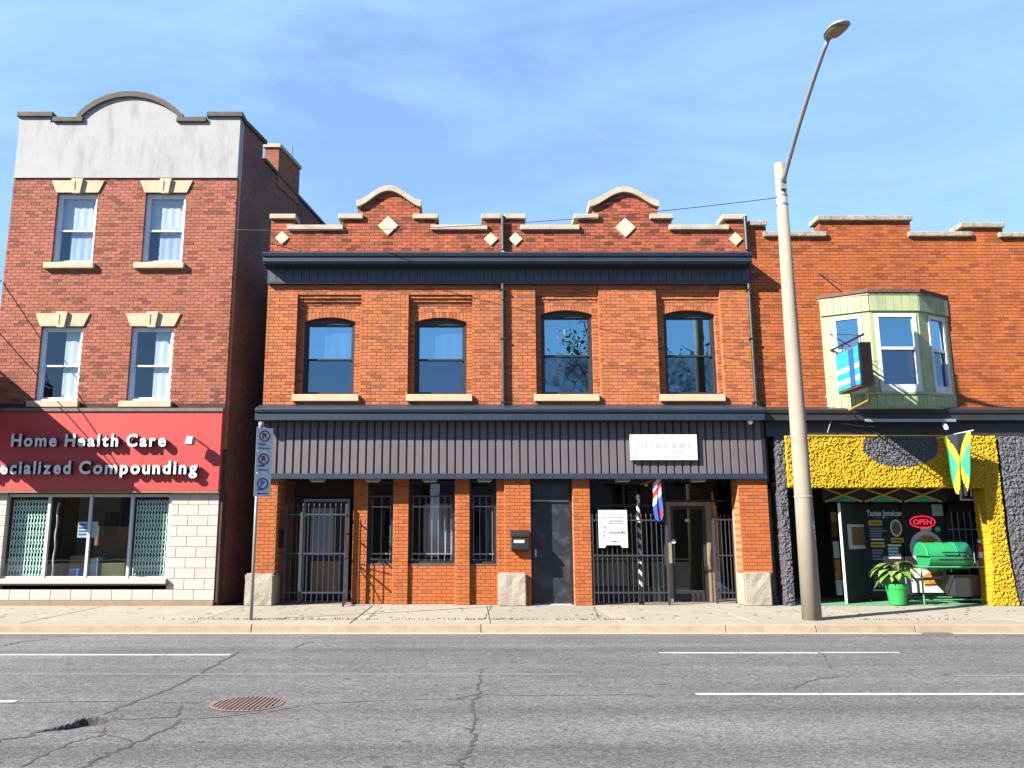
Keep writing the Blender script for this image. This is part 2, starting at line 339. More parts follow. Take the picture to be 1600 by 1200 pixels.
_tc = {}
def text_mesh(s, bold=0.0, ext=0.0):
    key = (s, bold, ext)
    if key in _tc: return _tc[key]
    cu = bpy.data.curves.new('t', 'FONT'); cu.body = s; cu.size = 1.0; cu.offset = bold; cu.extrude = ext; cu.resolution_u = 4
    ob = bpy.data.objects.new('t', cu); col.objects.link(ob); bpy.context.view_layer.update()
    me = bpy.data.meshes.new_from_object(ob.evaluated_get(bpy.context.evaluated_depsgraph_get()))
    vs_ = [tuple(v.co) for v in me.vertices]; fs = [tuple(p.vertices) for p in me.polygons]
    bpy.data.objects.remove(ob); bpy.data.meshes.remove(me)
    _tc[key] = (vs_, fs); return _tc[key]
def text_on(name, s, mat, parent, x0, x1, zb, h, y, bold=0.0, thick=0.002):
    """one line of flat print on a wall facing -Y, fitted into x0..x1, baseline zb, cap height h"""
    vs_, fs = text_mesh(s, bold, 0.01)
    ax = min(v[0] for v in vs_); bx = max(v[0] for v in vs_); sx = (x1-x0)/(bx-ax); sz = h/0.69
    return MB().add([(x0+(v[0]-ax)*sx, y-thick*(0.5+v[2]*50), zb+v[1]*sz) for v in vs_], fs).build(name, mat, parent)

# ------------------------------------------------------------------ brick walls
_unit = {}
def snap(z, c): return round(z/c)*c
def brick_wall(parent, x0, x1, z0, z1, y, depth, mb_, mm, holes=(), prof=None, course=0.072, blen=0.205, single=0, rows=None, back=None, jit=0.003, name='brickwork', angle=None):
    """real bricks laid course by course in front of a recessed mortar bed; `single` of them become objects of their own"""
    rng = random.Random(int((x0+50)*1000)+int(z0*100))
    V, Fc = [], []; bed = MB(); ones = []
    j = 0.010; n0 = int(round(z0/course)); n1 = int(round(z1/course))
    back = back if back is not None else depth
    if rows is None: rows = (n0, n1)
    for k in range(n0, n1):
        zc = (k+0.5)*course
        iv = prof(zc) if prof else [(x0, x1)]
        for (hx0, hx1, hz0, hz1) in holes:
            if hz0 < zc < hz1:
                nv = []
                for a, b in iv:
                    if hx1 <= a or hx0 >= b: nv.append((a, b)); continue
                    if hx0 > a: nv.append((a, hx0))
                    if hx1 < b: nv.append((hx1, b))
                iv = nv
        off = (0.0 if k % 2 else blen/2)
        for a, b in iv:
            if b-a < 0.02: continue
            bed.box(a+0.004, b-0.004, y+0.009, y+back-0.004, k*course, (k+1)*course)
            i = math.floor((a-off)/blen)
            xs = off+i*blen
            while xs < b-0.012:
                p, q = max(xs, a), min(xs+blen-j, b)
                if b-q < 0.03: q = b
                if q-p > 0.03:
                    dy = rng.uniform(-jit, jit); zz0 = k*course+j/2; zz1 = (k+1)*course-j/2
                    if abs((q-p)-(blen-j)) < 1e-6 and single and len(ones) < single and rows[0] <= k < rows[1]:
                        ones.append((p, y+dy, zz0))
                    else:
                        o = len(V)
                        ya, yb = y+dy, y+depth
                        V += [(p,ya,zz0),(q,ya,zz0),(q,yb,zz0),(p,yb,zz0),(p,ya,zz1),(q,ya,zz1),(q,yb,zz1),(p,yb,zz1)]
                        Fc += [(o,o+3,o+2,o+1),(o+4,o+5,o+6,o+7),(o,o+1,o+5,o+4),(o+1,o+2,o+6,o+5),(o+3,o,o+4,o+7)]
                xs += blen
    me = bpy.data.meshes.new(name); me.from_pydata(V, [], Fc); me.materials.append(mb_); me.update()
    link(name, me, parent, kind='stuff')
    bed.build('mortar_bed', mm, parent, fix=False)
    if ones:
        key = (mb_.name, depth, course, blen)
        if key not in _unit:
            _unit[key] = MB().box(0, blen-j, 0, depth, 0, course-j).build('brick', mb_, None, fix=False).data
            bpy.data.objects.remove(bpy.data.objects[[o.name for o in bpy.data.objects if o.data == _unit[key]][0]])
        for p in ones:
            o = bpy.data.objects.new('brick', _unit[key]); col.objects.link(o); o.location = p; attach(o, parent)
    return parent

def arch_head(parent, x0, x1, zs, zc, zt, y, depth, mb_, mm):
    """segmental arch: soldier bricks standing between the curve (springing zs, crown zc) and the level course zt"""
    h = zc-zs; c = (x1-x0)/2; rad = (c*c+h*h)/(2*h); xm = (x0+x1)/2
    arc = lambda x: zs + math.sqrt(max(rad*rad-(x-xm)**2, 0))-(rad-h)
    n = max(6, int((x1-x0)/0.075)); w_ = (x1-x0)/n
    bed = MB()
    for i in range(n):
        a, b = x0+i*w_, x0+(i+1)*w_
        bed.xz([(a, arc(a)+0.004), (b, arc(b)+0.004), (b, zt), (a, zt)], y+0.009, y+depth-0.004)
        MB().xz([(a+0.005, arc(a)), (b-0.005, arc(b)), (b-0.005, zt-0.005), (a+0.005, zt-0.005)], y, y+depth).build('brick', mb_, parent)
    bed.build('mortar_bed', mm, parent)
    return arc

# ------------------------------------------------------------------ windows
def sash(name, mat, parent, x0, x1, z0, z1, y, w_, d=0.035, bot=None):
    b = bot or w_
    return MB().box(x0, x0+w_, y, y+d, z0, z1).box(x1-w_, x1, y, y+d, z0, z1).box(x0+w_, x1-w_, y, y+d, z0, z0+b).box(x0+w_, x1-w_, y, y+d, z1-w_, z1).build(name, mat, parent, fix=False)
def dh_window(parent, x0, x1, z0, z1, y, fm, g_up, g_lo, fw=0.05, sw=0.04, mid=0.5, arc=None, zs=None, sm=None, curtain=None, gap=0.0):
    sm = sm or fm
    zt = (zs if arc else z1)
    m = MB().box(x0, x0+fw, y, y+0.12, z0, zt).box(x1-fw, x1, y, y+0.12, z0, zt).box(x0+fw, x1-fw, y, y+0.12, z0, z0+fw)
    if arc:
        n = 14; top = [(x0+(x1-x0)*i/n, arc(x0+(x1-x0)*i/n)-0.002) for i in range(n+1)]
        for i in range(n): m.xz([(top[i][0], zt-fw), (top[i+1][0], zt-fw), top[i+1], top[i]], y+0.002, y+0.118)
    else: m.box(x0+fw, x1-fw, y, y+0.12, z1-fw, z1)
    wn = m.build('window', fm, parent)
    a, b, c, d = x0+fw, x1-fw, z0+fw, zt-fw
    zm = c+(d-c)*mid
    sash('upper_sash', sm, wn, a+.001, b-.001, zm-sw/2, d-.001, y+0.03, sw)
    sash('lower_sash', sm, wn, a+.001, b-.001, c+.001, zm+sw/2, y+0.068, sw, bot=sw*1.4)
    box('pane', g_up, wn, a+sw, b-sw, y+0.044, y+0.049, zm+sw/2, d-sw)
    box('pane', g_lo, wn, a+sw, b-sw, y+0.083, y+0.088, c+sw*1.4, zm-sw/2)
    if curtain:
        for (f0, f1, h0, h1, cm) in curtain:
            xa, xb = a+(b-a)*f0, a+(b-a)*f1; za, zb = c+(d-c)*h0, c+(d-c)*h1; n = 24
            cb = MB(); vv = []
            for i in range(n+1):
                t = i/n; yy = y+0.125+0.004*math.sin(t*9*math.pi*(f1-f0)+f0*9); vv += [(xa+(xb-xa)*t, yy, za), (xa+(xb-xa)*t, yy, zb)]
            cb.add(vv, [(2*i, 2*i+2, 2*i+3, 2*i+1) for i in range(n)]).build('curtain', cm, wn, fix=False)
    return wn

# ================================================================== SETTING: ground, road, kerb, pavement
struct(MB().add([(-400,-400,-0.30),(400,-400,-0.30),(400,600,-0.30),(-400,600,-0.30)], [(0,1,2,3)]).build('ground', M('dry_ground', (0.16,0.14,0.11), 0.95), fix=False))
KY = G(736, 989, ROADZ)[1]                       # face of the kerb
KT = 0.17                                        # kerb width
# pothole position
px0, px1, py0, py1 = -4.6, -2.2, -10.55, -9.35
road = MB()
RX0, RX1, RY0, RY1 = -60, 60, -26.0, KY-0.001
for (a, b, c, d) in ((RX0, px0, RY0, RY1), (px1, RX1, RY0, RY1), (px0, px1, RY0, py0), (px0, px1, py1, RY1)):
    road.add([(a,c,ROADZ),(b,c,ROADZ),(b,d,ROADZ),(a,d,ROADZ)], [(0,1,2,3)])
road = struct(road.build('road', m_asph, fix=False))
# broken patch with a real hollow
nx, ny = 96, 52; V = []; Fq = []; mi = []
pa, pb = Vector(G(66, 1143, ROADZ)), Vector(G(196, 1118, ROADZ))
def pot(x, y):
    p = Vector((x, y)); d = pb-pa; t = max(0, min(1, (p-pa).dot(d)/d.dot(d))); q = pa+d*t
    r = (p-q).length; wd = 0.15*math.sin(math.pi*min(1, 0.10+0.88*t))**0.7*(0.45+0.9*t)
    wd *= 0.8+0.9*abs(mnoise.noise(Vector((x*4, y*4, 1.0))))
    k = max(0.0, min(1.0, (wd-r)/0.05))
    return k
for i in range(ny+1):
    for k in range(nx+1):
        x = px0+(px1-px0)*k/nx; y = py0+(py1-py0)*i/ny
        e = pot(x, y); n_ = mnoise.noise(Vector((x*14, y*14, 0)))
        V.append((x, y, ROADZ-e*(0.06+0.03*n_)))
for i in range(ny):
    for k in range(nx):
        o = i*(nx+1)+k; Fq.append((o, o+1, o+nx+2, o+nx+1))
        c = (Vector(V[o])+Vector(V[o+nx+2]))/2; e = pot(c.x, c.y)
        mi.append(0 if e < 0.35 else (1 if c.x > pa.x+(pb.x-pa.x)*0.52 else 2))
pm = MB(); pm.v = V; pm.f = Fq; pm.m = mi
pm.build('pothole', [m_asph, m_rubble, m_crack], road, fix=False)
def strip(name, mat, pts, wd, z, parent, jit=0.0, sub=6, seed=1):
    r = random.Random(seed); q = []
    for i in range(len(pts)-1):
        a, b = Vector(pts[i]), Vector(pts[i+1])
        for s in range(sub):
            p = a+(b-a)*(s/sub); n_ = Vector((-(b-a).y, (b-a).x)).normalized(); q.append(p+n_*r.uniform(-jit, jit))
    q.append(Vector(pts[-1])); vs_ = []
    for i, p in enumerate(q):
        d = (q[min(i+1, len(q)-1)]-q[max(i-1, 0)]).normalized(); n_ = Vector((-d.y, d.x))
        ww = wd*(r.uniform(0.35, 1.3) if jit else 1)/2
        if jit and i in (0, len(q)-1): ww = 0.003
        vs_ += [(p.x+n_.x*ww, p.y+n_.y*ww, z), (p.x-n_.x*ww, p.y-n_.y*ww, z)]
    return MB().add(vs_, [(2*i+1, 2*i+3, 2*i+2, 2*i) for i in range(len(q)-1)]).build(name, mat, parent, fix=False)
cracks = [
    ([(375,1018),(340,1038),(262,1078),(215,1095),(160,1117)], 0.035), ([(75,1140),(40,1151),(0,1158),(-60,1170)], 0.045),
    ([(0,1100),(90,1097),(190,1096),(260,1098),(325,1098)], 0.018), ([(180,1125),(230,1123),(275,1121),(285,1102)], 0.022),
    ([(285,1124),(270,1137),(215,1160),(170,1178),(130,1200),(90,1215)], 0.035), ([(285,1124),(340,1121),(420,1112),(490,1100),(620,1094),(735,1092)], 0.016),
    ([(165,1137),(160,1150),(120,1158),(85,1172),(30,1200)], 0.02), ([(165,1148),(190,1153),(208,1160)], 0.014),
    ([(752,1045),(750,1060),(748,1085),(741,1095),(742,1120),(737,1145),(741,1165),(722,1185),(714,1205),(700,1230)], 0.032),
    ([(700,1093),(725,1090),(745,1084),(800,1087),(900,1087),(1000,1085)], 0.016), ([(1240,1077),(1258,1066),(1280,1060),(1312,1058)], 0.022),
    ([(460,1013),(475,1006),(490,1003)], 0.03), ([(0,1010),(35,1003),(75,999)], 0.05), ([(1283,1014),(1290,1030),(1300,1046)], 0.016)]
for i, (pp, wd) in enumerate(cracks):
    strip('crack', m_crack, [G(u, v, ROADZ) for u, v in pp], wd, ROADZ+0.003, road, wd*0.9, 7, i+3)
R2 = random.Random(5)
for i in range(46):                                # small chips and tar spots in the surface
    x, y = R2.uniform(-6, 7.5), R2.uniform(-12.2, -4.8); rr = R2.uniform(0.012, 0.04); n = 7
    MB().add([(x+rr*R2.uniform(.8, 2.2)*math.cos(6.283*k/n), y+rr*R2.uniform(.5, 1)*math.sin(6.283*k/n), ROADZ+0.002) for k in range(n)], [tuple(range(n))]).build('chip', m_crack, road, fix=False)
def mark(name, u0, u1, v, wd, m=m_line):
    y = G(736, v, ROADZ)[1]; x0, x1 = G(u0, v, ROADZ)[0], G(u1, v, ROADZ)[0]
    strip(name, m, [(x0, y), (x1, y)], wd, ROADZ+0.004, road, 0, 12)
mark('lane_marking', -420, 360, 1023.5, 0.10); mark('lane_marking', 1030, 1278, 1020.5, 0.10); mark('lane_marking', 1282, 1405, 1020.0, 0.08)
mark('lane_marking', 1087, 2100, 1085, 0.10); mark('lane_marking', -700, 24, 1096.5, 0.10)
mark('worn_marking', -300, 900, 1054, 0.05, m_linew); mark('worn_marking', 1490, 2000, 1056, 0.05, m_linew)
# gutter pan, kerb stones, pavement slabs
gut = struct(box('gutter', m_gutter, None, RX0, RX1, KY-0.15, KY+0.002, ROADZ-0.1, ROADZ+0.004))
kerb = struct(MB().box(RX0, RX1, KY+0.03, KY+KT, -0.25, -0.03).build('kerb', m_crack, fix=False))
ku = [-900, -420, -30, 388, 752, 1140, 1283, 1440, 1800, 2300]
kx = [G(u, 983, -0.05)[0] for u in ku]
for a, b in zip(kx[:-1], kx[1:]):
    h = ROADZ
    MB().yz([(KY, h), (KY+0.025, -0.012), (KY+0.045, 0.0), (KY+KT, 0.002), (KY+KT, -0.2), (KY, -0.2)], a+0.006, b-0.006).build('kerb_stone', m_kerb, kerb, bevel=0.008)
pav = struct(MB().box(RX0, RX1, KY+KT, 3.0, -0.25, -0.03).build('pavement', m_crack, fix=False))
SY = G(736, 968, 0)[1]; sl = [G(u, 950, 0)[0] for u in (-40, 150, 372, 578, 762, 934, 1112, 1290, 1470, 1650)]
sl = [sl[0]-6, sl[0]-4, sl[0]-2] + sl + [sl[-1]+2, sl[-1]+4, sl[-1]+6]
for a, b in zip(sl[:-1], sl[1:]):
    z = R2.uniform(-0.004, 0.003)
    box('paving_slab', m_pave, pav, a+0.008, b-0.008, SY+0.012, -0.02 if not (a < 6.0 < b) else -0.02, -0.06, z, bevel=0.006)
    box('paving_slab', m_pave, pav, a+0.008, b-0.008, KY+KT+0.008, SY-0.012, -0.06, z-0.001, bevel=0.006)
box('entry_floor', m_pave, pav, -4.6, 6.9, -0.018, 3.0, -0.08, -0.004)
box('entry_floor', m_pave, pav, 6.92, 14, -0.018, 3.0, -0.08, -0.005)
for pp in ([(935,938),(928,950),(936,968)], [(768,943),(762,957),(757,968)], [(596,948),(580,962),(572,970)]):
    strip('crack', m_crack, [G(u, v, 0) for u, v in pp], 0.012, 0.007, pav, 0.012, 6, int(pp[0][0]))
gs = MB()
for i in range(240):
    x, y = R2.uniform(-11, 12), R2.uniform(SY+.1, -.15); rr = R2.uniform(0.012, 0.045)
    gs.add([(x+rr*R2.uniform(.7, 1.3)*math.cos(6.283*k/7), y+rr*R2.uniform(.7, 1.3)*math.sin(6.283*k/7), 0.0062) for k in range(7)], [tuple(range(7))])
gs.build('gum_spots', M('gum_grey', (0.22, 0.19, 0.155), 0.9, 0.3, 20), pav, fix=False, kind='stuff')
# weeds in the joint behind the kerb
wd = MB()
for i in range(420):
    c = R2.choice([-3.9, -3.2, -2.2, -0.3, 0.6, 2.3, -4.5, 7.4]); x = R2.gauss(c, 0.55); y = SY+R2.gauss(0, 0.014); h = R2.uniform(0.012, 0.045); a = R2.uniform(0, 6.28)
    dx, dy = math.cos(a)*0.012, math.sin(a)*0.012
    wd.add([(x-dx, y-dy, 0.0), (x+dx, y+dy, 0.0), (x+dx*0.3+R2.uniform(-.02,.02), y+R2.uniform(-.02,.02), h)], [(0,1,2)])
wo = wd.build('weeds', m_weed, None, fix=False, kind='stuff'); wo['label'] = 'sparse low weeds growing in the pavement joint behind the kerb'
# round drain grate in the road
gx, gy = G(386, 1100, ROADZ); dr = thing('drain_grate', (gx, gy, ROADZ), 'round rusty slotted iron drain grate set in the asphalt', 'drain grate')
gr = 0.35
m = MB(); n = 40
for k in range(n):
    a, b = 6.28318*k/n, 6.28318*(k+1)/n
    m.add([(gx+gr*math.cos(a), gy+gr*math.sin(a), ROADZ+.006), (gx+gr*math.cos(b), gy+gr*math.sin(b), ROADZ+.006), (gx+(gr-.035)*math.cos(b), gy+(gr-.035)*math.sin(b), ROADZ+.008), (gx+(gr-.035)*math.cos(a), gy+(gr-.035)*math.sin(a), ROADZ+.008)], [(0,1,2,3)])
m.build('rim', m_rust, dr, fix=False)
MB().add([(gx+(gr-.03)*math.cos(6.28318*k/n), gy+(gr-.03)*math.sin(6.28318*k/n), ROADZ+.002) for k in range(n)], [tuple(range(n))]).build('pit', m_rustd, dr, fix=False)
for i in range(15):
    x = -0.30+0.6*i/14; hl = math.sqrt((gr-.03)**2-x*x)
    sk = 0.25
    MB().xy([(gx+x-0.011-sk*hl*0.15, gy-hl), (gx+x+0.011-sk*hl*0.15, gy-hl), (gx+x+0.011+sk*hl*0.15, gy+hl), (gx+x-0.011+sk*hl*0.15, gy+hl)], ROADZ+.003, ROADZ+.012).build('bar', m_rust, dr)
ci = thing('catch_basin_lid', (*G(1464, 992, ROADZ), ROADZ), 'flat rusty catch basin lid in the gutter below the street lamp kerb', 'drain lid')
a, b = G(1442, 991, ROADZ)[0], G(1490, 991, ROADZ)[0]
box('lid', m_rust, ci, a, b, KY-0.16, KY-0.02, ROADZ+0.002, ROADZ+0.012); box('slot', m_rustd, ci, a+.05, b-.05, KY-0.11, KY-0.07, ROADZ+0.010, ROADZ+0.014)

# ================================================================== LEFT BUILDING (three storeys)
SK = 0.213                                         # the lots are skewed: side walls lean to the right going back
LX0, LX1 = -10.33, -5.28
lb = thing('pharmacy_building', (-7.8, 0.2, 0), 'three storey rose brick building with white stucco gable and red sign band', 'building')
zs0 = Z(278); cs = 0.072
LT = 0.30
lw = []
for (u0, u1, vt, vb, vr) in ((90,153,304,413,304), (228,291,304,413,304), (65,130,508,629,508), (206,272,508,629,508)):
    x0, x1 = X(u0, vr), X(u1, vr); lw.append((x0, x1, snap(Z(vb), cs), snap(Z(vt), cs)))
zb0 = Z(700)
brick_wall(lb, LX0, LX1, zb0, zs0, 0.0, 0.14, m_brickL, m_mortL, holes=lw, blen=0.19, single=300, rows=(int(Z(640)/cs)+1, 300), back=LT)
for i, (x0, x1, z0, z1) in enumerate(lw):
    cu = [(0.52, 1.0, 0.0, 1.0, m_cur)] if i >= 2 else [(0.0, 1.0, 0.5, 1.0, m_cur), (0.30, 1.0, 0.0, 0.55, m_blind)]
    dh_window(lb, x0+.002, x1-.002, z0+.002, z1-.002, 0.07, m_winL, g_left, g_left, 0.055, 0.035, 0.48, sm=m_winL, curtain=cu)
    lt = MB().xz([(x0-0.02, z1), (x1+0.02, z1), (x1+0.14, z1+0.29), (x0-0.14, z1+0.29)], -0.03, 0.12).build('lintel', m_stone, lb, bevel=0.008)
    xm = (x0+x1)/2
    MB().xz([(xm-0.085, z1-0.035), (xm+0.085, z1-0.035), (xm+0.135, z1+0.32), (xm-0.135, z1+0.32)], -0.085, -0.02).build('keystone', m_stone, lt, bevel=0.01)
    MB().xz([(xm-0.045, z1+0.03), (xm-0.02, z1+0.03), (xm-0.02, z1+0.25), (xm-0.045, z1+0.25)], -0.088, -0.08).build('groove', m_copingD, lt)
    box('sill', m_stone, lb, x0-0.12, x1+0.08, -0.10, 0.13, z0-0.135, z0, bevel=0.012)
# stucco gable
def arcpx(u0, u1, v, rise, n=20):
    c = (u1-u0)/2; rad = (c*c+rise*rise)/(2*rise); um = (u0+u1)/2
    return [(u0+(u1-u0)*i/n, v-(math.sqrt(max(rad*rad-(u0+(u1-u0)*i/n-um)**2, 0))-(rad-rise))) for i in range(n+1)]
W = lambda pts, Y=0.0: [P(u, v, Y) for u, v in pts]
ain = arcpx(129, 280, 184, 31); aout = arcpx(122, 287, 181, 36)
zlow, zhigh = Z(192), Z(184)
xa, xb = X(129, 186), X(280, 186)
xs1, xs2 = X(80, 186), X(328, 186)
poly = [(LX0, zs0), (LX1, zs0), (LX1, zhigh), (xs2, zhigh), (xs2, zlow), (xb, zlow)] + [P(u, v) for u, v in reversed(ain)] + [(xa, zlow), (xs1, zlow), (xs1, zhigh), (LX0, zhigh)]
MB().xz(poly, -0.02, LT).build('stucco_gable', m_stucco, lb)
MB().box(LX0, LX1-0.002, -0.035, -0.018, zs0-0.01, zs0+0.03).build('drip_edge', m_stucco, lb, fix=False)
ca, cb = W(ain), W(aout)
m = MB()
for i in range(len(ca)-1): m.xz([ca[i], ca[i+1], cb[i+1], cb[i]], -0.08, LT+0.08)
m.build('arched_coping', m_copingD, lb)
h = 0.115
for (a, b, z) in ((LX0-0.05, xs1+0.06, zhigh), (xs1+0.065, xa+0.04, zlow), (xb-0.04, xs2-0.065, zlow), (xs2-0.06, LX1+0.06, zhigh)):
    box('coping', m_copingD, lb, a, b, -0.08, LT+0.08, z+0.001, z+h, bevel=0.01)
box('arch_shoulder', m_copingD, lb, X(122, 186), xa-0.002, -0.079, LT+0.079, zlow+h, P(*aout[0])[1]+0.01)
box('arch_shoulder', m_copingD, lb, xb+0.002, X(287, 186), -0.079, LT+0.079, zlow+h, P(*aout[-1])[1]+0.01)
# skewed side wall, rear, roof, floors
def skew_wall(name, mat, parent, x0, y0, dep, prof, th=0.28):
    f0 = lambda s, z: (x0+SK*s, y0+s, z); f1 = lambda s, z: (x0+SK*s-th, y0+s, z)
    return MB().ext(prof, f0, f1).build(name, mat, parent)
def sidebrick(name='sooty_brick', c1=(0.20, 0.072, 0.05), c2=(0.115, 0.05, 0.04), cm=(0.10, 0.07, 0.06), cd_=(0.05, 0.032, 0.03), k_=0.75):
    m_, n, b = newmat(name); N = n.nodes.new; K = n.links.new
    ge = N('ShaderNodeNewGeometry'); sx = N('ShaderNodeSeparateXYZ'); cx = N('ShaderNodeCombineXYZ'); K(ge.outputs['Position'], sx.inputs[0]); hx_ = N('ShaderNodeMath'); hx_.operation = 'ADD'; K(sx.outputs['Y'], hx_.inputs[0]); K(sx.outputs['X'], hx_.inputs[1]); K(hx_.outputs[0], cx.inputs['X']); K(sx.outputs['Z'], cx.inputs['Y'])
    br = N('ShaderNodeTexBrick'); br.inputs['Scale'].default_value = 1.0; br.inputs['Brick Width'].default_value = 0.226; br.inputs['Row Height'].default_value = 0.072; br.inputs['Mortar Size'].default_value = 0.006
    br.inputs['Color1'].default_value = (*c1, 1); br.inputs['Color2'].default_value = (*c2, 1); br.inputs['Mortar'].default_value = (*cm, 1)
    K(cx.outputs[0], br.inputs['Vector'])
    no = N('ShaderNodeTexNoise'); no.inputs['Scale'].default_value = 0.9; no.inputs['Detail'].default_value = 6; K(ge.outputs['Position'], no.inputs['Vector'])
    mr = N('ShaderNodeMapRange'); mr.inputs['From Min'].default_value = 0.35; mr.inputs['From Max'].default_value = 0.7; mr.inputs['To Max'].default_value = k_; K(no.outputs['Fac'], mr.inputs['Value'])
    mm_ = N('ShaderNodeMix'); mm_.data_type = 'RGBA'; mm_.inputs['B'].default_value = (*cd_, 1); K(mr.outputs[0], mm_.inputs['Factor']); K(br.outputs['Color'], mm_.inputs['A']); K(mm_.outputs['Result'], b.inputs['Base Color'])
    bp = N('ShaderNodeBump'); bp.inputs['Strength'].default_value = 0.8; bp.inputs['Distance'].default_value = 0.01; K(br.outputs['Fac'], bp.inputs['Height']); bp.invert = True; K(bp.outputs['Normal'], b.inputs['Normal'])
    b.inputs['Roughness'].default_value = 0.95
    return m_
m_soot = sidebrick()
D_ = 9.0
skew_wall('side_wall', m_soot, lb, LX1-0.004, LT, D_, [(0, 0), (D_, 0), (D_, 9.95), (0.95, 10.42), (0.95, 10.86), (0, 10.86)])
MB().ext([(0.05, 10.86), (1.05, 10.86), (1.05, 10.95), (0.05, 10.95)], lambda s, z: (LX1+0.05+SK*s, LT+s, z), lambda s, z: (LX1-0.36+SK*s, LT+s, z)).build('side_coping', m_copingD, lb)
MB().ext([(1.06, 10.42), (D_, 9.95), (D_, 10.03), (1.06, 10.50)], lambda s, z: (LX1+0.04+SK*s, LT+s, z), lambda s, z: (LX1-0.34+SK*s, LT+s, z)).build('side_coping', m_copingD, lb)
MB().ext([(0, 0), (D_, 0), (D_, 9.95), (0, 10.3)], lambda s, z: (LX0+SK*s, LT+s, z), lambda s, z: (LX0+0.3+SK*s, LT+s, z)).build('side_wall', m_soot, lb)
box('rear_wall', m_int, lb, LX0+SK*D_, LX1+SK*D_, LT+D_-0.3, LT+D_, 0, 9.9)
for zf, mt, nm in ((9.6, m_asphR, 'roof'), (Z(640)-0.05, m_int, 'upper_floor'), (Z(440)-0.2, m_int, 'upper_floor')):
    MB().ext([(0.0, zf-0.2), (D_-0.35, zf-0.2), (D_-0.35, zf), (0.0, zf)], lambda s, z: (LX0+0.32+SK*s, LT+0.01+s, z), lambda s, z: (LX1-0.30+SK*s, LT+0.01+s, z)).build(nm, mt, lb)
# brick chimney on the party wall
ch0, ch1 = 1.75, 3.0
chx = lambda s: LX1+0.02+SK*s
cm_ = MB().ext([(chx(ch0)-0.36, LT+ch0), (chx(ch0), LT+ch0), (chx(ch1), LT+ch1), (chx(ch1)-0.36, LT+ch1)], lambda a, b: (a, b, 10.1), lambda a, b: (a, b, 11.12)).build('chimney', sidebrick('chimney_brick', (0.27, 0.085, 0.03), (0.19, 0.06, 0.025), (0.15, 0.09, 0.06), (0.08, 0.03, 0.02), 0.6), lb)
MB().ext([(chx(ch0)-0.40, LT+ch0-.04), (chx(ch0)+.04, LT+ch0-.04), (chx(ch1)+.04, LT+ch1+.04), (chx(ch1)-0.40, LT+ch1+.04)], lambda a, b: (a, b, 11.12), lambda a, b: (a, b, 11.22)).build('cap', m_coping, cm_)
MB().tube([(chx(2.7)-.1, LT+2.7, 11.2), (chx(2.7)-.1, LT+2.7, 11.62)], 0.018).build('vent_pipe', m_black, cm_)
# ledge above the sign, shopfront of white block
zg0, zg1 = Z(768), Z(645)
box('ledge', M('ledge_flashing', (0.16,0.135,0.125), 0.7, 0.3, 5), lb, LX0, LX1+0.02, -0.20, 0.0, zg1+0.005, zg1+0.075)
box('ledge', m_side, lb, LX0, LX1, -0.012, 0.0, zg1+0.08, zg1+0.20)
wx0, wx1 = X(8, 840), X(266, 840); wz0, wz1 = Z(904), Z(772)
# block courses
bc, bl = 0.215, 0.42
backer = MB()
zz = 0.11; k = 0
while zz < zg0+0.1:
    z1 = min(zz+bc, zg0+0.12)
    iv = [(LX0, LX1)] if z1 <= wz0-0.10+0.03 else [(wx1, LX1), (LX0, wx0)]
    for a, b in iv:
        backer.box(a+0.01, b-0.01, -0.045, 0.10, zz, z1)
        xs = b
        first = True
        while xs > a+0.02:
            ln = bl if not (first and k % 2) else bl/2
            first = False
            p = max(a, xs-ln)
            if xs-p > 0.05: box('block', m_block, lb, p+0.004, xs-0.004, -0.06, 0.09, zz+0.004, z1-0.004, bevel=0.004)
            xs = p
    zz = z1; k += 1
backer.build('block_bed', m_blockm, lb, fix=False)
box('plinth', m_plinth, lb, LX0, LX1+0.0, -0.085, 0.12, -0.05, 0.106, bevel=0.01)
box('corner_trim', m_side, lb, LX1+0.002, LX1+0.07, -0.04, 0.28, 0.0, zg0)
box('sill', m_block, lb, wx0-0.1, wx1+0.02, -0.15, 0.06, wz0-0.10, wz0, bevel=0.01); box('sill_shadow_gap', m_plinth, lb, wx0-0.08, wx1+0.03, -0.11, 0.02, wz0-0.13, wz0-0.102)
box('shop_lintel', m_copingD, lb, LX0, LX1, -0.05, 0.25, wz1, zg0+0.10)
sw_ = MB().box(wx0, wx1, 0.0, 0.06, wz1-0.06, wz1-0.002).box(wx0, wx1, 0.0, 0.06, wz0+0.002, wz0+0.045)
sw_ = sw_.build('shop_window', m_alu, lb, fix=False)
mus = [X(u, 778) for u in (10, 78.6, 143, 207.5, 267)]
for i, x in enumerate(mus):
    box('mullion', m_copingD if i == 0 else m_alu, sw_, x-0.028, x+0.028, -0.012, 0.07, wz0+0.003, wz1-0.003)
for a, b in zip(mus[:-1], mus[1:]): box('pane', g_shop, sw_, a+0.03, b-0.03, 0.02, 0.028, wz0+0.047, wz1-0.062)
box('shop_floor', m_floor, lb, LX0+0.3, LX1-0.3, LT+0.0, 6.0, -0.02, wz0-0.25)
box('shop_back_wall', M('shop_wall_ochre', (0.34, 0.28, 0.16), 0.9), lb, LX0+0.4, -8.3, 2.2, 2.3, 0.3, 2.9)
box('shop_back_wall', m_intd, lb, -8.28, LX1+0.1, 3.2, 3.3, 0.3, 2.9)
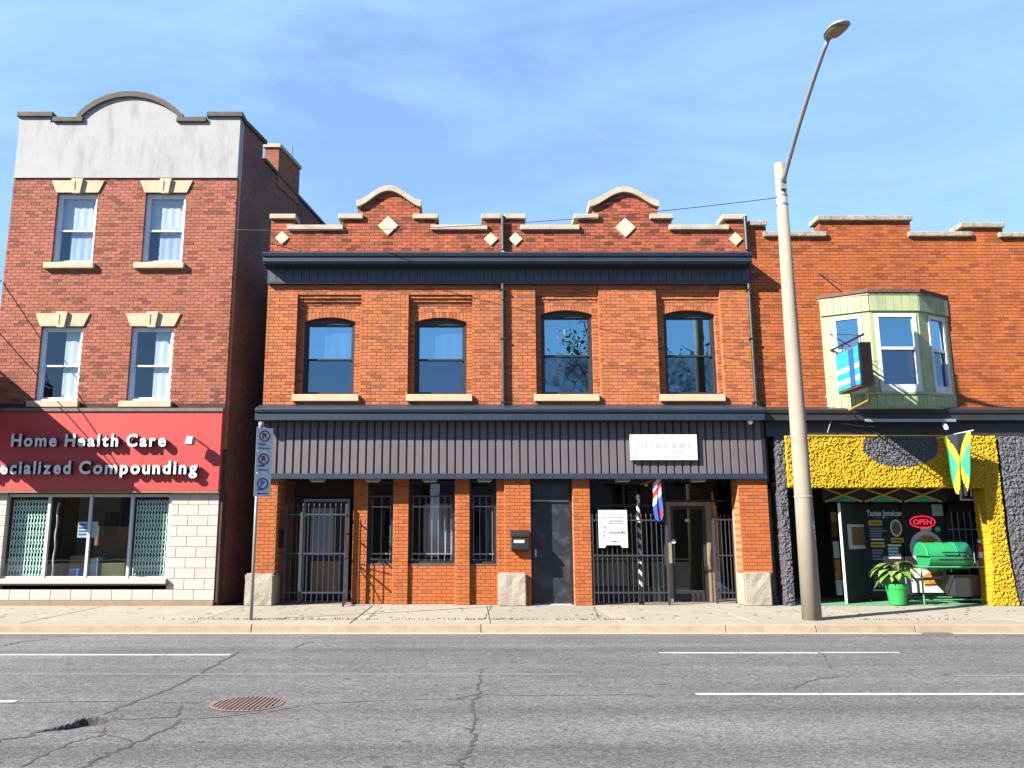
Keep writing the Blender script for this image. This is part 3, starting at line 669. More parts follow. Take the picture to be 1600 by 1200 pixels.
def lattice(x0, x1, z0, z1, y, label):
    t = thing('folding_gate', ((x0+x1)/2, y, z0), label, 'security gate', 'folding gates behind the shop window')
    n = max(4, int((x1-x0)/0.062)); w_ = (x1-x0)/n
    lat = MB(); nz_ = int((z1-z0)/0.165)
    for i in range(n):
        a, b = x0+i*w_, x0+(i+1)*w_
        for k in range(nz_):
            c, d = z0+(z1-z0)*k/nz_, z0+(z1-z0)*(k+1)/nz_; h_ = 0.017; mdz = (c+d)/2
            for (p, q, r_, s_, yy) in ((a, c, b, mdz, y), (a, d, b, mdz, y+0.012), (b, mdz, b, mdz, y)):
                if p == r_: continue
                lat.add([(p, yy, q-h_), (r_, yy, s_-h_), (r_, yy, s_+h_), (p, yy, q+h_)], [(0,1,2,3)])
    lat.build('lattice', m_lat, t, fix=False)
    for i in range(n+1):
        x = x0+i*w_
        box('bar', m_lat, t, x-0.008, x+0.008, y-0.012, y-0.002, z0, z1)
lattice(mus[0]+0.10, mus[1]-0.05, wz0+0.02, wz1-0.12, 0.16, 'teal folding lattice gate closed behind the shop window beside the ochre wall')
lattice(mus[3]+0.05, mus[4]-0.05, wz0+0.02, wz1-0.12, 0.16, 'teal folding lattice gate closed behind the shop window next to white block pier')
MB().tube([(mus[1]+0.10+0.012*math.sin(k*1.1), 0.17, wz0+0.03+(wz1-wz0-0.2)*k/18) for k in range(19)], 0.02, 6).build('gate_edge_bar', m_alu, lb)
zdisp = wz0-0.02
def goods(name, mat, u0, u1, v0, v1, y, label, cat, dep=0.25):
    a, b, c, d = BX(u0, u1, v0, v1, y); return tag(box(name, mat, None, a, b, y, y+dep, zdisp if v1 > 890 else c, d, bevel=0.01), label, cat)
box('display_shelf', m_intd, lb, LX0+0.4, LX1-0.3, LT+0.02, 1.9, zdisp-0.06, zdisp)
goods('goods_box', m_blue, 107, 131, 889, 905, 0.45, 'low blue carton lying in the red-signed shop window', 'carton')
goods('goods_box', m_card, 109, 133, 868, 889, 0.80, 'brown carton behind the low blue carton in shop window', 'carton').location.z = 0
goods('goods_box', m_tealw, 140, 152, 872, 905, 0.50, 'tall pale blue carton in the red-signed shop window', 'carton')
goods('planter_box', m_weed, 153, 195, 880, 905, 0.55, 'low dark green planter in the red-signed shop window', 'planter')
goods('planter_box', m_weed, 78, 98, 882, 905, 0.60, 'small green planter beside the ochre shop wall', 'planter')
goods('display_cabinet', m_wood, 146, 205, 822, 905, 1.2, 'brown wooden cabinet standing behind the shop window', 'cabinet', 0.5)
a, b, c, d = BX(122, 153, 815, 840, 0.06)
nt_ = thing('window_notice', (a, 0.05, c), 'blue and white paper notice stuck inside the shop window', 'notice')
box('paper', m_tealw, nt_, a, b, 0.045, 0.05, c, d)
for i in range(4): box('print', m_blue, nt_, a+.02, a+(b-a)*0.6, 0.042, 0.044, c+(d-c)*(0.15+0.2*i), c+(d-c)*(0.25+0.2*i))

# single storey neighbour beyond the blade sign
nb = thing('corner_shop_building', (-14.5, 0.2, 0), 'low tan brick shop standing left of the three storey building', 'building')
nx0, nx1, nh = -19.0, -10.62, 4.6
m_nb = M('tan_brick', (0.46, 0.33, 0.22), 0.9, 0.2, 6, 0.4, 40)
for (a, b, c, d) in ((nx0, nx1, 0, 0.7), (nx0, nx1, 2.7, nh), (nx0, nx0+0.8, 0.7, 2.7), (-15.2, -14.4, 0.7, 2.7), (nx1-0.6, nx1, 0.7, 2.7)): box('wall', m_nb, nb, a, b, 0.05, 0.35, c+.001, d-.001)
box('coping', m_coping, nb, nx0-.05, nx1+.05, 0.0, 0.42, nh, nh+.12); box('roof', m_asphR, nb, nx0, nx1, 0.36, 8, nh-.6, nh-.4); box('rear_wall', m_intd, nb, nx0, nx1, 7.8, 8.0, 0, nh-.61)
box('side_wall', m_nb, nb, nx0, nx0+.3, 0.36, 7.8, 0, nh-.02); box('side_wall', m_nb, nb, nx1-.3, nx1, 0.36, 7.8, 0, nh-.02)
for a, b in ((nx0+.8, -15.2), (-14.4, nx1-.6)):
    f_ = sash('shop_window', m_alu, nb, a, b, 0.7, 2.7, 0.14, 0.06); box('pane', g_shop, f_, a+.06, b-.06, 0.15, 0.156, 0.76, 2.64)
# red sign band with channel letters
rs = thing('pharmacy_sign', (-7.8, -0.12, zg0), 'long red sign band with white raised letters', 'sign')
YS = -0.17
box('panel', m_red, rs, LX0, LX1+0.01, YS, -0.02, zg0+0.0, zg1, bevel=0.008)
box('trim', m_plinth, rs, LX0, LX1+0.01, YS-0.015, -0.03, zg0-0.03, zg0-0.002)
def letters(s, u0, u1, vb, cap, parent):
    """channel letters spread evenly so the row spans u0..u1 in the photograph"""
    x0, zb = P(u0, vb, YS-0.12); x1 = X(u1, vb, YS-0.12); sz = cap/0.69
    geo = []; cur = 0.0
    for c in s:
        if c == ' ': cur += 0.36; continue
        vs_, fs = text_mesh(c, 0.032, 0.0); a = min(v[0] for v in vs_); b = max(v[0] for v in vs_)
        geo.append((c, cur, a)); cur += (b-a)+0.15
    tot = cur-0.15; k = (x1-x0)/tot
    for c, q, a in geo:
        vs_, fs = text_mesh(c, 0.032, 0.5)
        MB().add([(x0+(q+v[0]-a)*k, YS-0.03-(v[2]+0.5)*0.10, zb+v[1]*sz) for v in vs_], fs)
        o = MB().add([(x0+(q+v[0]-a)*k, YS-0.03-(v[2]+0.5)*0.10, zb+v[1]*sz) for v in vs_], fs).build('letter', [m_letter, m_letside], parent)
        for p in o.data.polygons:
            if abs(p.normal.y) < 0.5: p.material_index = 1
    for q in (0.2, 0.8): pass
    box('mounting_rail', m_letside, parent, x0, x1, YS-0.03, YS, zb+cap*0.35, zb+cap*0.42)
letters('Home Health Care', 17, 259, 697, 0.245, rs)
letters('Specialized', -30, 110, 740, 0.255, rs); letters('Compounding', 123, 308, 740, 0.255, rs)
# flood light on the sign
fl = thing('flood_light', (*([X(297, 690, -0.4)]), -0.17, Z(690, -0.4)), 'small grey flood light on a bent arm on the red sign', 'light fixture')
x, z = P(297, 689, -0.42)
MB().tube([(x+0.10, YS, z+0.02), (x+0.10, YS-0.12, z+0.04), (x+0.03, -0.38, z+0.05)], 0.016, 8).build('arm', m_galv, fl)
MB().ext([(x-0.09, z-0.09), (x+0.08, z-0.09), (x+0.10, z+0.09), (x-0.05, z+0.10)], lambda a, b: (a, -0.50, b), lambda a, b: (a, -0.36, b)).build('housing', m_galv, fl, bevel=0.015)
MB().ext([(x-0.07, z-0.07), (x+0.06, z-0.07), (x+0.08, z+0.07), (x-0.04, z+0.08)], lambda a, b: (a, -0.506, b), lambda a, b: (a, -0.498, b)).build('lens', m_alu, fl)
# projecting blade sign at the far corner (it throws the slanting shade across the red band)
bs_ = thing('blade_sign', (-10.28, -0.1, 3.45), 'large projecting sign board on steel rods at building corner', 'sign')
bx = -10.28; zt_, zb_ = 4.95, 3.40
box('board', m_red, bs_, bx-0.16, bx-0.02, -2.15, -0.12, zb_, zt_, bevel=0.01)
box('frame', m_black, bs_, bx-0.17, bx-0.01, -2.17, -2.13, zb_-0.02, zt_+0.02)
MB().tube([(bx-0.09, 0.0, zt_+0.08), (bx-0.09, -2.3, zt_+0.08)], 0.03).build('bracket', m_black, bs_)
MB().tube([(bx-0.09, 0.0, 6.95), (bx-0.09, -2.2, zt_+0.06)], 0.012, 6).build('guy_rod', m_black, bs_)
MB().tube([(bx+0.0, 0.0, 5.75), (bx-0.09, -2.2, zt_+0.06)], 0.012, 6).build('guy_rod', m_black, bs_)

# ================================================================== CENTRE BUILDING (twin two-storey shops)
CX0, CX1 = X(412, 600), X(1179, 530)
CXM = X(786, 540)
cb_ = thing('twin_shop_building', (0.3, 0.3, 0), 'two storey orange brick twin shop building with stepped gables and dark metal fascia', 'building')
cs = 0.072
WT = 0.34                                           # wall thickness
YR = 0.13                                           # depth of window recess panels
CYC = -0.46                                         # front of the upper cornice
recs = [(465, 565, 463, 477, 477, 556, 495.6, 502.5, 616, 456, 560, 619.5, 631),
        (638.5, 738, 463, 477, 649, 729, 496, 503, 616, 634.6, 738, 619.5, 631),
        (836, 935, 447, 469, 844, 924, 484.5, 491, 616, 835, 937, 617, 628.5),
        (1024.5, 1124, 447, 469, 1034.6, 1114.6, 484.5, 491, 615, 1032, 1134, 617, 628.5)]
zsill = snap(Z(619), cs)
outer = []
for r in recs:
    vt = r[2]
    x0, x1 = X(r[0], vt+4), X(r[1], vt+4)
    outer.append((x0, x1, zsill, snap(Z(vt), cs)))
zc0, zc1 = Z(442, -0.08), Z(393, CYC)
wallb = Z(652)
corb = []                                           # corbel courses step outwards above each recess
# wall below parapet
brick_wall(cb_, CX0, CX1, wallb, snap(Z(445), cs), 0.0, 0.16, m_brickC, m_mortC, holes=outer, single=110, rows=(int(wallb/cs)+2, int(wallb/cs)+24), back=WT)
for i, r in enumerate(recs):
    x0, x1, z0, z1 = outer[i]
    wx0, wx1 = X(r[4], r[7], YR+.08), X(r[5], r[7], YR+.08)
    zs_, zcw = Z(r[7], YR), Z(r[6], YR); ztop = snap(zcw+0.09, cs)
    zb = zsill
    brick_wall(cb_, x0-0.04, x1+0.04, zb, z1, YR, 0.17, m_brickC, m_mortC, holes=[(wx0, wx1, zb-1, ztop)], back=0.21, name='recess_brickwork')
    arc = arch_head(cb_, wx0, wx1, zs_, zcw, ztop, YR, 0.17, m_brickC, m_mortC)
    zl = Z(r[3])
    ncor = max(3, int(round((z1-zl)/cs)))
    for k in range(ncor):
        zz = z1-(k+1)*cs; yy = YR-YR*(1-(k+0.6)/ncor)*0.92
        brick_wall(cb_, x0+0.004, x1-0.004, zz, zz+cs, yy, YR+0.03-yy, m_brickC, m_mortC, name='corbel_course')
    dh_window(cb_, wx0+.003, wx1-.003, zb+0.004, zcw, YR+0.10, m_frameD, g_sky, g_low, 0.055, 0.035, 0.50, arc=arc, zs=zs_, curtain=[(0, 1, 0.5, 1.0, m_blind)] if i < 2 else [(0.0, 0.45, 0, 0.5, m_intd)])
    sx0, sx1 = X(r[9], 625, -0.08), X(r[10], 625, -0.08)
    box('sill', M('window_sill_stone', (0.66, 0.50, 0.33), 0.85, 0.1, 6, 0.3, 50) if i == 0 else bpy.data.materials['window_sill_stone'], cb_, sx0, sx1, -0.09, YR+0.14, zsill-0.15, zsill, bevel=0.01)
# parapet with stepped gables
def half(end0, end1, low1, st1, gab, st2, low2, peak):
    pass
PT = 0.34
def gable_pts(u0, u1, vpk, vend, n=24):
    """ogee: level shoulder, reverse curve, round crown"""
    um = (u0+u1)/2; hw = (u1-u0)/2; pts = []
    for i in range(n+1):
        t = -1+2*i/n; a = abs(t)
        f = 0.5+0.5*math.cos(math.pi*min(1, a/0.97)); f = f**0.80
        pts.append((um+hw*t, vend-(vend-vpk)*f))
    return pts
segs = []       # (u0,u1,v_top_of_brick) body, in pixels
cops = []       # (u0,u1,v0,v1) copings
halves = [dict(seg=[(424,460,344),(460,534,361),(534,562,344),(655,681,344),(681,755,361),(755,783,344)], gab=(561,656,300,326), cop=[(421,462,333,344),(448,536,352,361),(528,567,335,344),(645,685,335,344),(673,762,352,361),(752,783,334,344)], gc=(557,658,290,316,9), dia=[(441,372,11),(606.5,353,16),(767,374,11)]),
          dict(seg=[(788,819,344),(819,903,361),(903,927,344),(1026,1049,344),(1049,1133,361),(1133,1166,344)], gab=(926,1027,302,326), cop=[(788,822,335,344),(813,906,353,361),(897,936,335,344),(1016,1053,336,344),(1046,1140,353,361),(1129,1168,336,345)], gc=(921,1030,292,316,9), dia=[(805.6,374,11),(977,356,16),(1149,374,11)])]
for H in halves:
    S = [(X(a, v), X(b, v), Z(v)) for a, b, v in H['seg']]
    g0, g1, gp, ge = H['gab']; gx0, gx1 = X(g0, 330), X(g1, 330); zge, zgp = Z(ge), Z(gp)
    gpts = [P(u, v) for u, v in gable_pts(g0, g1, gp+1, ge-2)]
    def prof(z, S=S, gx0=gx0, gx1=gx1, gpts=gpts):
        iv = []
        allx = sorted(S+[(gx0, gx1, None)])
        for a, b, zt in allx:
            if zt is None:
                inside = [q for q in gpts if q[1] >= z]
                if z < gpts[0][1]: seg = (a, b)
                elif inside: seg = (max(a, inside[0][0]), min(b, inside[-1][0]))
                else: continue
            elif z < zt+0.02: seg = (a, b)
            else: continue
            if iv and seg[0]-iv[-1][1] < 0.03: iv[-1] = (iv[-1][0], seg[1])
            else: iv.append(seg)
        return iv
    brick_wall(cb_, S[0][0], S[-1][1], snap(Z(445), cs), zgp+0.05, 0.0, 0.20, m_brickP, m_mortP, prof=prof, single=35, rows=(int(Z(392)/cs)+1, int(Z(362)/cs)), back=PT)
    body = gpts+[(gx1, zge-0.05), (gx0, zge-0.05)]
    MB().xz(body, 0.012, PT-0.02).build('gable_core', m_mortP, cb_)
    for a, b, v0, v1 in H['cop']:
        x0, x1 = X(a, v1, -0.07), X(b, v1, -0.07); z0 = Z(v1)
        box('coping', m_coping, cb_, x0, x1, -0.075, PT+0.06, z0+0.012, z0+0.012+0.115, bevel=0.015)
    u0, u1, vp, ve, th = H['gc']
    po = [P(u, v, -0.06) for u, v in gable_pts(u0, u1, vp, ve-3)]; pi = [P(u, v, -0.06) for u, v in gable_pts(u0, u1, vp+8.5, ve+7)]
    n = len(po); cuts = [0, 7, 17, n-1]
    for c0, c1 in zip(cuts[:-1], cuts[1:]):          # the curved coping is laid in three stones
        m = MB()
        m.xz(po[c0:c1+1]+pi[c0:c1+1][::-1], -0.09, PT+0.06).build('curved_coping', m_coping, cb_, bevel=0.006)
    for u, v, s in H['dia']:
        x, z = P(u, v); r_ = abs(X(u+s, v)-x)
        MB().xz([(x-r_, z), (x, z-r_), (x+r_, z), (x, z+r_)], -0.03, 0.02).build('diamond_stone', M('diamond_stone', (0.68, 0.60, 0.46), 0.85, 0.1) if 'diamond_stone' not in bpy.data.materials else bpy.data.materials['diamond_stone'], cb_, bevel=0.006)
# upper cornice and frieze
xa, xb = X(410, 400, CYC), X(1176, 400, CYC)
zt = Z(393, CYC)
pr = [(0.02, zt+0.02), (CYC+0.02, zt), (CYC, zt-0.03), (CYC+0.02, zt-0.09), (CYC+0.05, zt-0.10), (CYC+0.05, zt-0.20), (CYC+0.09, zt-0.235), (CYC+0.09, zt-0.25), (0.02, zt-0.25)]
MB().yz(pr, xa, xb).build('cornice', m_navy, cb_)
fx0, fx1 = X(419, 428, -0.08), X(1171, 428, -0.08); fz1 = zt-0.25; fz0 = Z(442, -0.08)
box('frieze_back', m_groove, cb_, fx0, fx1, -0.06, 0.0, fz0+0.004, fz1)
n = 58; w_ = (fx1-fx0)/n
for i in range(n): box('frieze_panel', m_frieze, cb_, fx0+i*w_+0.006, fx0+(i+1)*w_-0.006, -0.08, -0.055, fz0+0.03, fz1-0.002)
box('frieze_trim', m_navy, cb_, fx0-0.01, fx1+0.01, -0.10, -0.01, fz0-0.02, fz0+0.03)
box('frieze_end', m_frieze, cb_, fx0-0.012, fx0-0.001, -0.08, 0.0, fz0+0.03, fz1-0.003)
# downpipes; their black colour stands in for the shadow line on the wall
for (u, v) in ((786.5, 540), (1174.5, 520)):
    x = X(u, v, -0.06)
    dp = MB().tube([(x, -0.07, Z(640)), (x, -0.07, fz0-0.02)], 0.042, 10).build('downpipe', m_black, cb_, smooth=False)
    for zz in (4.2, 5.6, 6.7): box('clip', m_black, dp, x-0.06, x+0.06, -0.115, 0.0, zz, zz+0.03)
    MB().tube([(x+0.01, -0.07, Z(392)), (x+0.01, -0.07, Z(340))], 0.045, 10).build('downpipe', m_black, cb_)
# lower cornice, fascia of ribbed panels, soffit
YC2, YF = -0.40, -0.07
xa, xb = X(398, 645, YC2), X(1195, 645, YC2); zt = Z(640, YC2); zbm = Z(656, YC2)
MB().yz([(0.01, zt+0.16), (-0.02, zt+0.16), (YC2, zt+0.03), (YC2-0.02, zt), (YC2, zt-0.05), (YC2+0.03, zt-0.06), (YC2+0.03, zbm), (YF, zbm), (0.01, zbm)], xa, xb).build('cornice', m_navy, cb_)
xa, xb = X(407, 700, YF), X(1191, 700, YF); z1 = zbm-0.002; z0 = Z(740, YF)
box('fascia_back', m_groove, cb_, xa, xb, YF+0.03, 0.02, z0, z1)
n = 62; w_ = (xb-xa)/n
for i in range(n):
    a = xa+i*w_; b = a+w_
    MB().xy([(a+0.028, YF+0.028), (a+0.036, YF), (b-0.010, YF), (b-0.002, YF+0.028)], z0+0.001, z1).build('fascia_panel', m_panel, cb_)
box('fascia_end', m_panel, cb_, xa-0.02, xa-0.001, YF, 0.3, z0, z1); box('fascia_end', m_black, cb_, xb+0.001, xb+0.06, YF-0.01, 0.3, z0-0.1, z1)
zso = Z(748, YF-0.02)
box('fascia_trim', m_navy, cb_, xa-0.03, xb+0.05, YF-0.03, 0.06, zso, z0)
box('soffit', m_black, cb_, CX0+0.02, CX1-0.02, 0.061, 2.6, zso+0.015, zso+0.06)
# body
D_ = 8.5
MB().ext([(0.0, 0), (D_, 0), (D_, 7.4), (0.0, 7.8)], lambda s, z: (CX0+SK*s, WT+s, z), lambda s, z: (CX0+0.3+SK*s, WT+s, z)).build('side_wall', m_soot, cb_)
MB().ext([(0.0, 0), (D_, 0), (D_, 7.4), (0.0, 7.8)], lambda s, z: (CX1-0.01+SK*s, WT+s, z), lambda s, z: (CX1-0.3+SK*s, WT+s, z)).build('side_wall', m_int, cb_)
box('rear_wall', m_int, cb_, CX0+SK*D_, CX1+SK*D_, WT+D_-0.3, WT+D_, 0, 7.4)
for zf, mt, nm in ((7.3, m_asphR, 'roof'), (zso+0.36, m_int, 'upper_floor')):
    MB().ext([(0.0, zf-0.2), (D_-0.35, zf-0.2), (D_-0.35, zf), (0.0, zf)], lambda s, z: (CX0+0.32+SK*s, WT+0.01+s, z), lambda s, z: (CX1-0.32+SK*s, WT+0.01+s, z)).build(nm, mt, cb_)
box('party_wall', m_int, cb_, CXM-0.1, CXM+0.1, WT+0.02, 5.0, zso+0.37, 7.0)
box('party_wall', m_intd, cb_, CXM+0.75, CXM+0.9, 0.5, 5.0, 0, zso)
box('shop_rear_partition', m_intd, cb_, CX0+0.9, CX1, 4.5, 4.6, 0, zso)

# ---- ground floor: piers, aprons, windows
zpt = zso+0.01
gc = 0.0725
def pier(u0, u1, v, y, dep, z0=0.0, z1=None, single=0):
    x0, x1 = X(u0, v, y), X(u1, v, y)
    brick_wall(cb_, x0, x1, z0, (z1 or zpt), y, dep, m_brickG, m_mortG, single=single, back=dep, course=gc, jit=0.002)
    return x0, x1
zst = snap(Z(896), gc)
p1 = pier(401, 431, 830, 0.0, 0.9, zst, None, 14)
p7 = pier(1157.5, 1203, 830, 0.0, 0.5, zst, None, 24)
p5 = pier(788.5, 829.5, 840, 0.0, 0.5, 0.0, None, 24)
p5b = pier(776.5, 788.5, 840, 0.10, 0.4, 0.0)
p2 = pier(551, 573, 840, 0.40, 0.28, 0, None, 8)
p3 = pier(613.5, 637.5, 840, 0.30, 0.33, 0, None, 10)
p4 = pier(710.5, 733.5, 840, 0.15, 0.35, 0, None, 10)
p6 = pier(896.5, 923, 840, 0.05, 0.5, 0, None, 14)
def bay(xa, xb, y, zs_, guard=True):
    """brick apron, sill, fixed window with a transom, and bars behind the glass"""
    brick_wall(cb_, xa, xb, 0.0, zs_, y, 0.14, m_brickG, m_mortG, course=gc, back=0.16, jit=0.002, single=6)
    box('sill', m_copingD, cb_, xa+.003, xb-.003, y-0.01, y+0.2, zs_+0.001, zs_+0.035)
    yw = y+0.08; a, b, c, d = xa+.004, xb-.004, zs_+0.036, zpt-0.02
    wn = MB().box(a, a+.05, yw, yw+.06, c, d).box(b-.05, b, yw, yw+.06, c, d).box(a+.05, b-.05, yw, yw+.06, c, c+.05).box(a+.05, b-.05, yw, yw+.06, d-.06, d).build('window', m_black, cb_, fix=False)
    zt_ = c+(d-c)*0.80
    box('transom', m_copingD, wn, a+.051, b-.051, yw+.005, yw+.05, zt_, zt_+.03)
    box('pane', g_shop, wn, a+.05, b-.05, yw+.028, yw+.034, c+.05, zt_-.001); box('pane', g_shop, wn, a+.05, b-.05, yw+.028, yw+.034, zt_+.031, d-.06)
    n = max(3, int((b-a-.1)/0.115)); 
    for i in range(n):
        x = a+.08+(b-a-.16)*i/(n-1)
        bars = MB().tube([(x, yw+.10, c+.05), (x, yw+.10, zt_-0.02)], 0.009, 6)
        bars.tube([(x, yw+.10, zt_-0.03), (x, yw+.10, zt_+0.05)], [0.018, 0.002], 6); bars.build('guard_bar', m_galv, wn)
    for zz in (c+0.18, zt_-0.22): box('guard_rail', m_galv, wn, a+.05, b-.05, yw+.088, yw+.112, zz, zz+.03)
    return wn
zsw = snap(Z(884, 0.4), gc)
bay(p2[1]+.001, p3[0]-.001, 0.46, zsw); bay(p3[1]+.001, p4[0]-.001, 0.36, zsw); bay(p4[1]+.001, p5b[0]-.001, 0.24, zsw)
# pale curtain behind the shop windows
for xa, xb in ((p3[1]+.3, p4[0]-.05), (p4[1]+.35, p5b[0]-.02)):
    n = 30; vv = []
    for i in range(n+1):
        t = i/n; yy = 0.75+0.03*math.sin(t*30); vv += [(xa+(xb-xa)*t, yy, 1.0), (xa+(xb-xa)*t, yy, 2.1)]
    MB().add(vv, [(2*i, 2*i+2, 2*i+3, 2*i+1) for i in range(n)]).build('curtain', M('grey_curtain', (0.42, 0.43, 0.47), 0.95, 0.2, 20), cb_, fix=False)
# stone footings
def footing(u0, u1, v0, v1, y0, y1, seed):
    x0, x1 = X(u0, (v0+v1)/2, y0), X(u1, (v0+v1)/2, y0); z1 = Z(v0, y0)
    r = random.Random(seed); m = MB(); m.box(x0, x1, y0, y1, -0.02, z1)
    o = m.build('footing_stone', m_footing, cb_)
    bm = bmesh.new(); bm.from_mesh(o.data); bmesh.ops.bevel(bm, geom=list(bm.edges), offset=0.03, segments=2, affect='EDGES'); bmesh.ops.subdivide_edges(bm, edges=list(bm.edges), cuts=3, use_grid_fill=True)
    for v in bm.verts:
        q = mnoise.noise(v.co*6+Vector((seed, 0, 0))); v.co += Vector((mnoise.noise(v.co*9+Vector((0, seed, 0)))*0.012, q*0.018, mnoise.noise(v.co*7)*0.012))
    bm.to_mesh(o.data); bm.free()
footing(381.5, 427, 896, 950, -0.11, 0.5, 3); footing(778, 823, 895, 947, -0.10, 0.06, 9); footing(1163.5, 1207, 894, 946, -0.07, 0.45, 14)
# left recessed entry: rear wall with glazed door
YD = 1.25
xa, xb = p1[1]-0.05, p2[0]+0.05
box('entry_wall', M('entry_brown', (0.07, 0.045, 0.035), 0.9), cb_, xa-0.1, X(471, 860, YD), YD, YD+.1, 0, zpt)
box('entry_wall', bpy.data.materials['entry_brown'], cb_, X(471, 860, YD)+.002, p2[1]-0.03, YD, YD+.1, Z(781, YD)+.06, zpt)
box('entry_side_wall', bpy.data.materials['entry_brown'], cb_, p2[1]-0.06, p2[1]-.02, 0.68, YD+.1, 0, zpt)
dx0, dx1, dz1 = X(472, 860, YD), X(541, 860, YD), Z(783, YD)
d1 = MB().box(dx0, dx0+.06, YD-.02, YD+.08, 0, dz1+.05).box(dx1, dx1+.06, YD-.02, YD+.08, 0, dz1+.05).box(dx0+.06, dx1, YD-.02, YD+.08, dz1-.01, dz1+.05).build('door', m_galv, cb_, fix=False)
box('leaf', m_black, d1, dx0+.062, dx1-.002, YD+.02, YD+.06, 0.02, dz1-.012)
box('glass', g_shop, d1, dx0+.16, dx1-.12, YD+.005, YD+.018, 0.95, dz1-.14)
box('blind', m_blind, d1, dx0+.17, dx1-.30, YD+.0185, YD+.0195, 0.98, dz1-.16)
box('kick_panel', m_beige, d1, dx0+.2, dx1-.12, YD+.012, YD+.019, 0.18, 0.85)
box('intercom', m_black, cb_, p1[1]+.001, p1[1]+.05, 0.25, 0.50, 1.15, 1.55, bevel=0.01)
# black steel door
YB = 0.26
bx0, bx1 = p5[1]+.002, p6[0]-.002; zt_ = Z(785, YB)
d2 = MB().box(bx0, bx0+.05, YB, YB+.1, 0, zpt).box(bx1-.05, bx1, YB, YB+.1, 0, zpt).box(bx0+.05, bx1-.05, YB, YB+.1, zt_, zt_+.07).box(bx0+.05, bx1-.05, YB, YB+.1, zpt-.06, zpt).build('door', m_black, cb_, fix=False)
box('leaf', m_door, d2, bx0+.052, bx1-.052, YB+.03, YB+.08, 0.015, zt_-.004)
box('transom_panel', m_door, d2, bx0+.052, bx1-.052, YB+.04, YB+.08, zt_+.072, zpt-.062)
box('transom_strip', m_galv, d2, bx0+.06, bx1-.06, YB-.006, YB-.001, zt_+.02, zt_+.05)
hx, hz = P(837, 864, YB)
box('handle', m_alu, d2, hx-.02, hx+.02, YB+.005, YB+.03, hz-.08, hz+.08, bevel=0.006)
box('threshold', m_alu, d2, bx0+.05, bx1-.05, YB-.02, YB+.08, -0.003, 0.012)
# shop entry on the right: slanted glass front and beige door
YG = 0.95
sx0 = p6[1]+.002; dx0, dx1 = X(1043, 860, YG), X(1112, 860, YG); ex1 = p7[0]-.002
zt_ = Z(786, YG)
fr = MB().box(sx0, sx0+.05, YG, YG+.07, 0, zpt).box(dx0-.06, dx0, YG, YG+.07, 0, zpt).box(sx0+.05, dx0-.06, YG, YG+.07, 0.0, 0.30).box(sx0+.05, dx0-.06, YG, YG+.07, zpt-.06, zpt).box(sx0+.05, dx0-.06, YG, YG+.07, zt_-.08, zt_-.03)
xm = X(977, 850, YG); fr.box(xm-.025, xm+.025, YG, YG+.07, zt_-.03, zpt-.06)
sf = fr.build('shopfront', m_frameD, cb_, fix=False)
box('pane', g_shop, sf, sx0+.05, dx0-.06, YG+.03, YG+.036, 0.30, zt_-.08); box('pane', g_shop, sf, sx0+.05, xm-.025, YG+.03, YG+.036, zt_-.03, zpt-.06); box('pane', g_shop, sf, xm+.025, dx0-.06, YG+.03, YG+.036, zt_-.03, zpt-.06)
d3 = MB().box(dx0, dx0+.09, YG-.02, YG+.08, 0, zt_+.02).box(dx1-.10, dx1+.04, YG-.02, YG+.08, 0, zt_+.02).box(dx0+.09, dx1-.10, YG-.02, YG+.08, zt_-.06, zt_+.02).build('door', m_beige, cb_, fix=False)
box('leaf_frame', m_frameD, d3, dx0+.092, dx0+.16, YG+.01, YG+.05, 0.01, zt_-.062); box('leaf_frame', m_frameD, d3, dx1-.17, dx1-.102, YG+.01, YG+.05, 0.01, zt_-.062)
box('leaf_frame', m_frameD, d3, dx0+.161, dx1-.171, YG+.01, YG+.05, 0.01, 0.16); box('leaf_frame', m_frameD, d3, dx0+.161, dx1-.171, YG+.01, YG+.05, zt_-.14, zt_-.062)
box('pane', g_shop, d3, dx0+.161, dx1-.171, YG+.025, YG+.031, 0.161, zt_-.141)
nx_, nz_2 = P(1074, 813, YG); box('number_plate', m_alu, d3, nx_-.05, nx_+.05, YG+.02, YG+.024, nz_2-.03, nz_2+.03)
kx_, kz_ = P(1052, 846, YG); MB().lathe([(0.002, -.0), (0.05, 0.002), (0.05, .02), (0.002, .022)], (0, 0, 0), 16)
MB().ext([(kx_+.05*math.cos(t*.3927), kz_+.05*math.sin(t*.3927)) for t in range(16)], lambda a, b: (a, YG-.035, b), lambda a, b: (a, YG-.021, b)).build('lock_disc', m_alu, d3)
box('transom_frame', m_frameD, d3, dx0, ex1, YG, YG+.06, zt_+.022, zt_+.07)
box('pane', g_shop, d3, dx0, ex1, YG+.03, YG+.036, zt_+.072, zpt-.01)
box('pane', g_shop, d3, dx1+.042, ex1-.002, YG+.03, YG+.036, 0.02, zt_+.02)
wp = X(1153, 850, 0.3)
dp = MB().tube([(wp, 0.42, 0.05), (wp, 0.42, zt_+.1)], 0.045, 10).build('sunlit_edge_tube', m_beige, cb_)  # beige tube added to imitate the sunlit edge of the brick pier
# window stickers / shelves inside the right shop
box('shelf', m_wood, cb_, sx0+.3, dx0-.4, 2.2, 2.4, 0.9, 0.95); box('counter', m_wood, cb_, sx0+.2, dx0-.2, 2.8, 3.3, 0.0, 1.0)

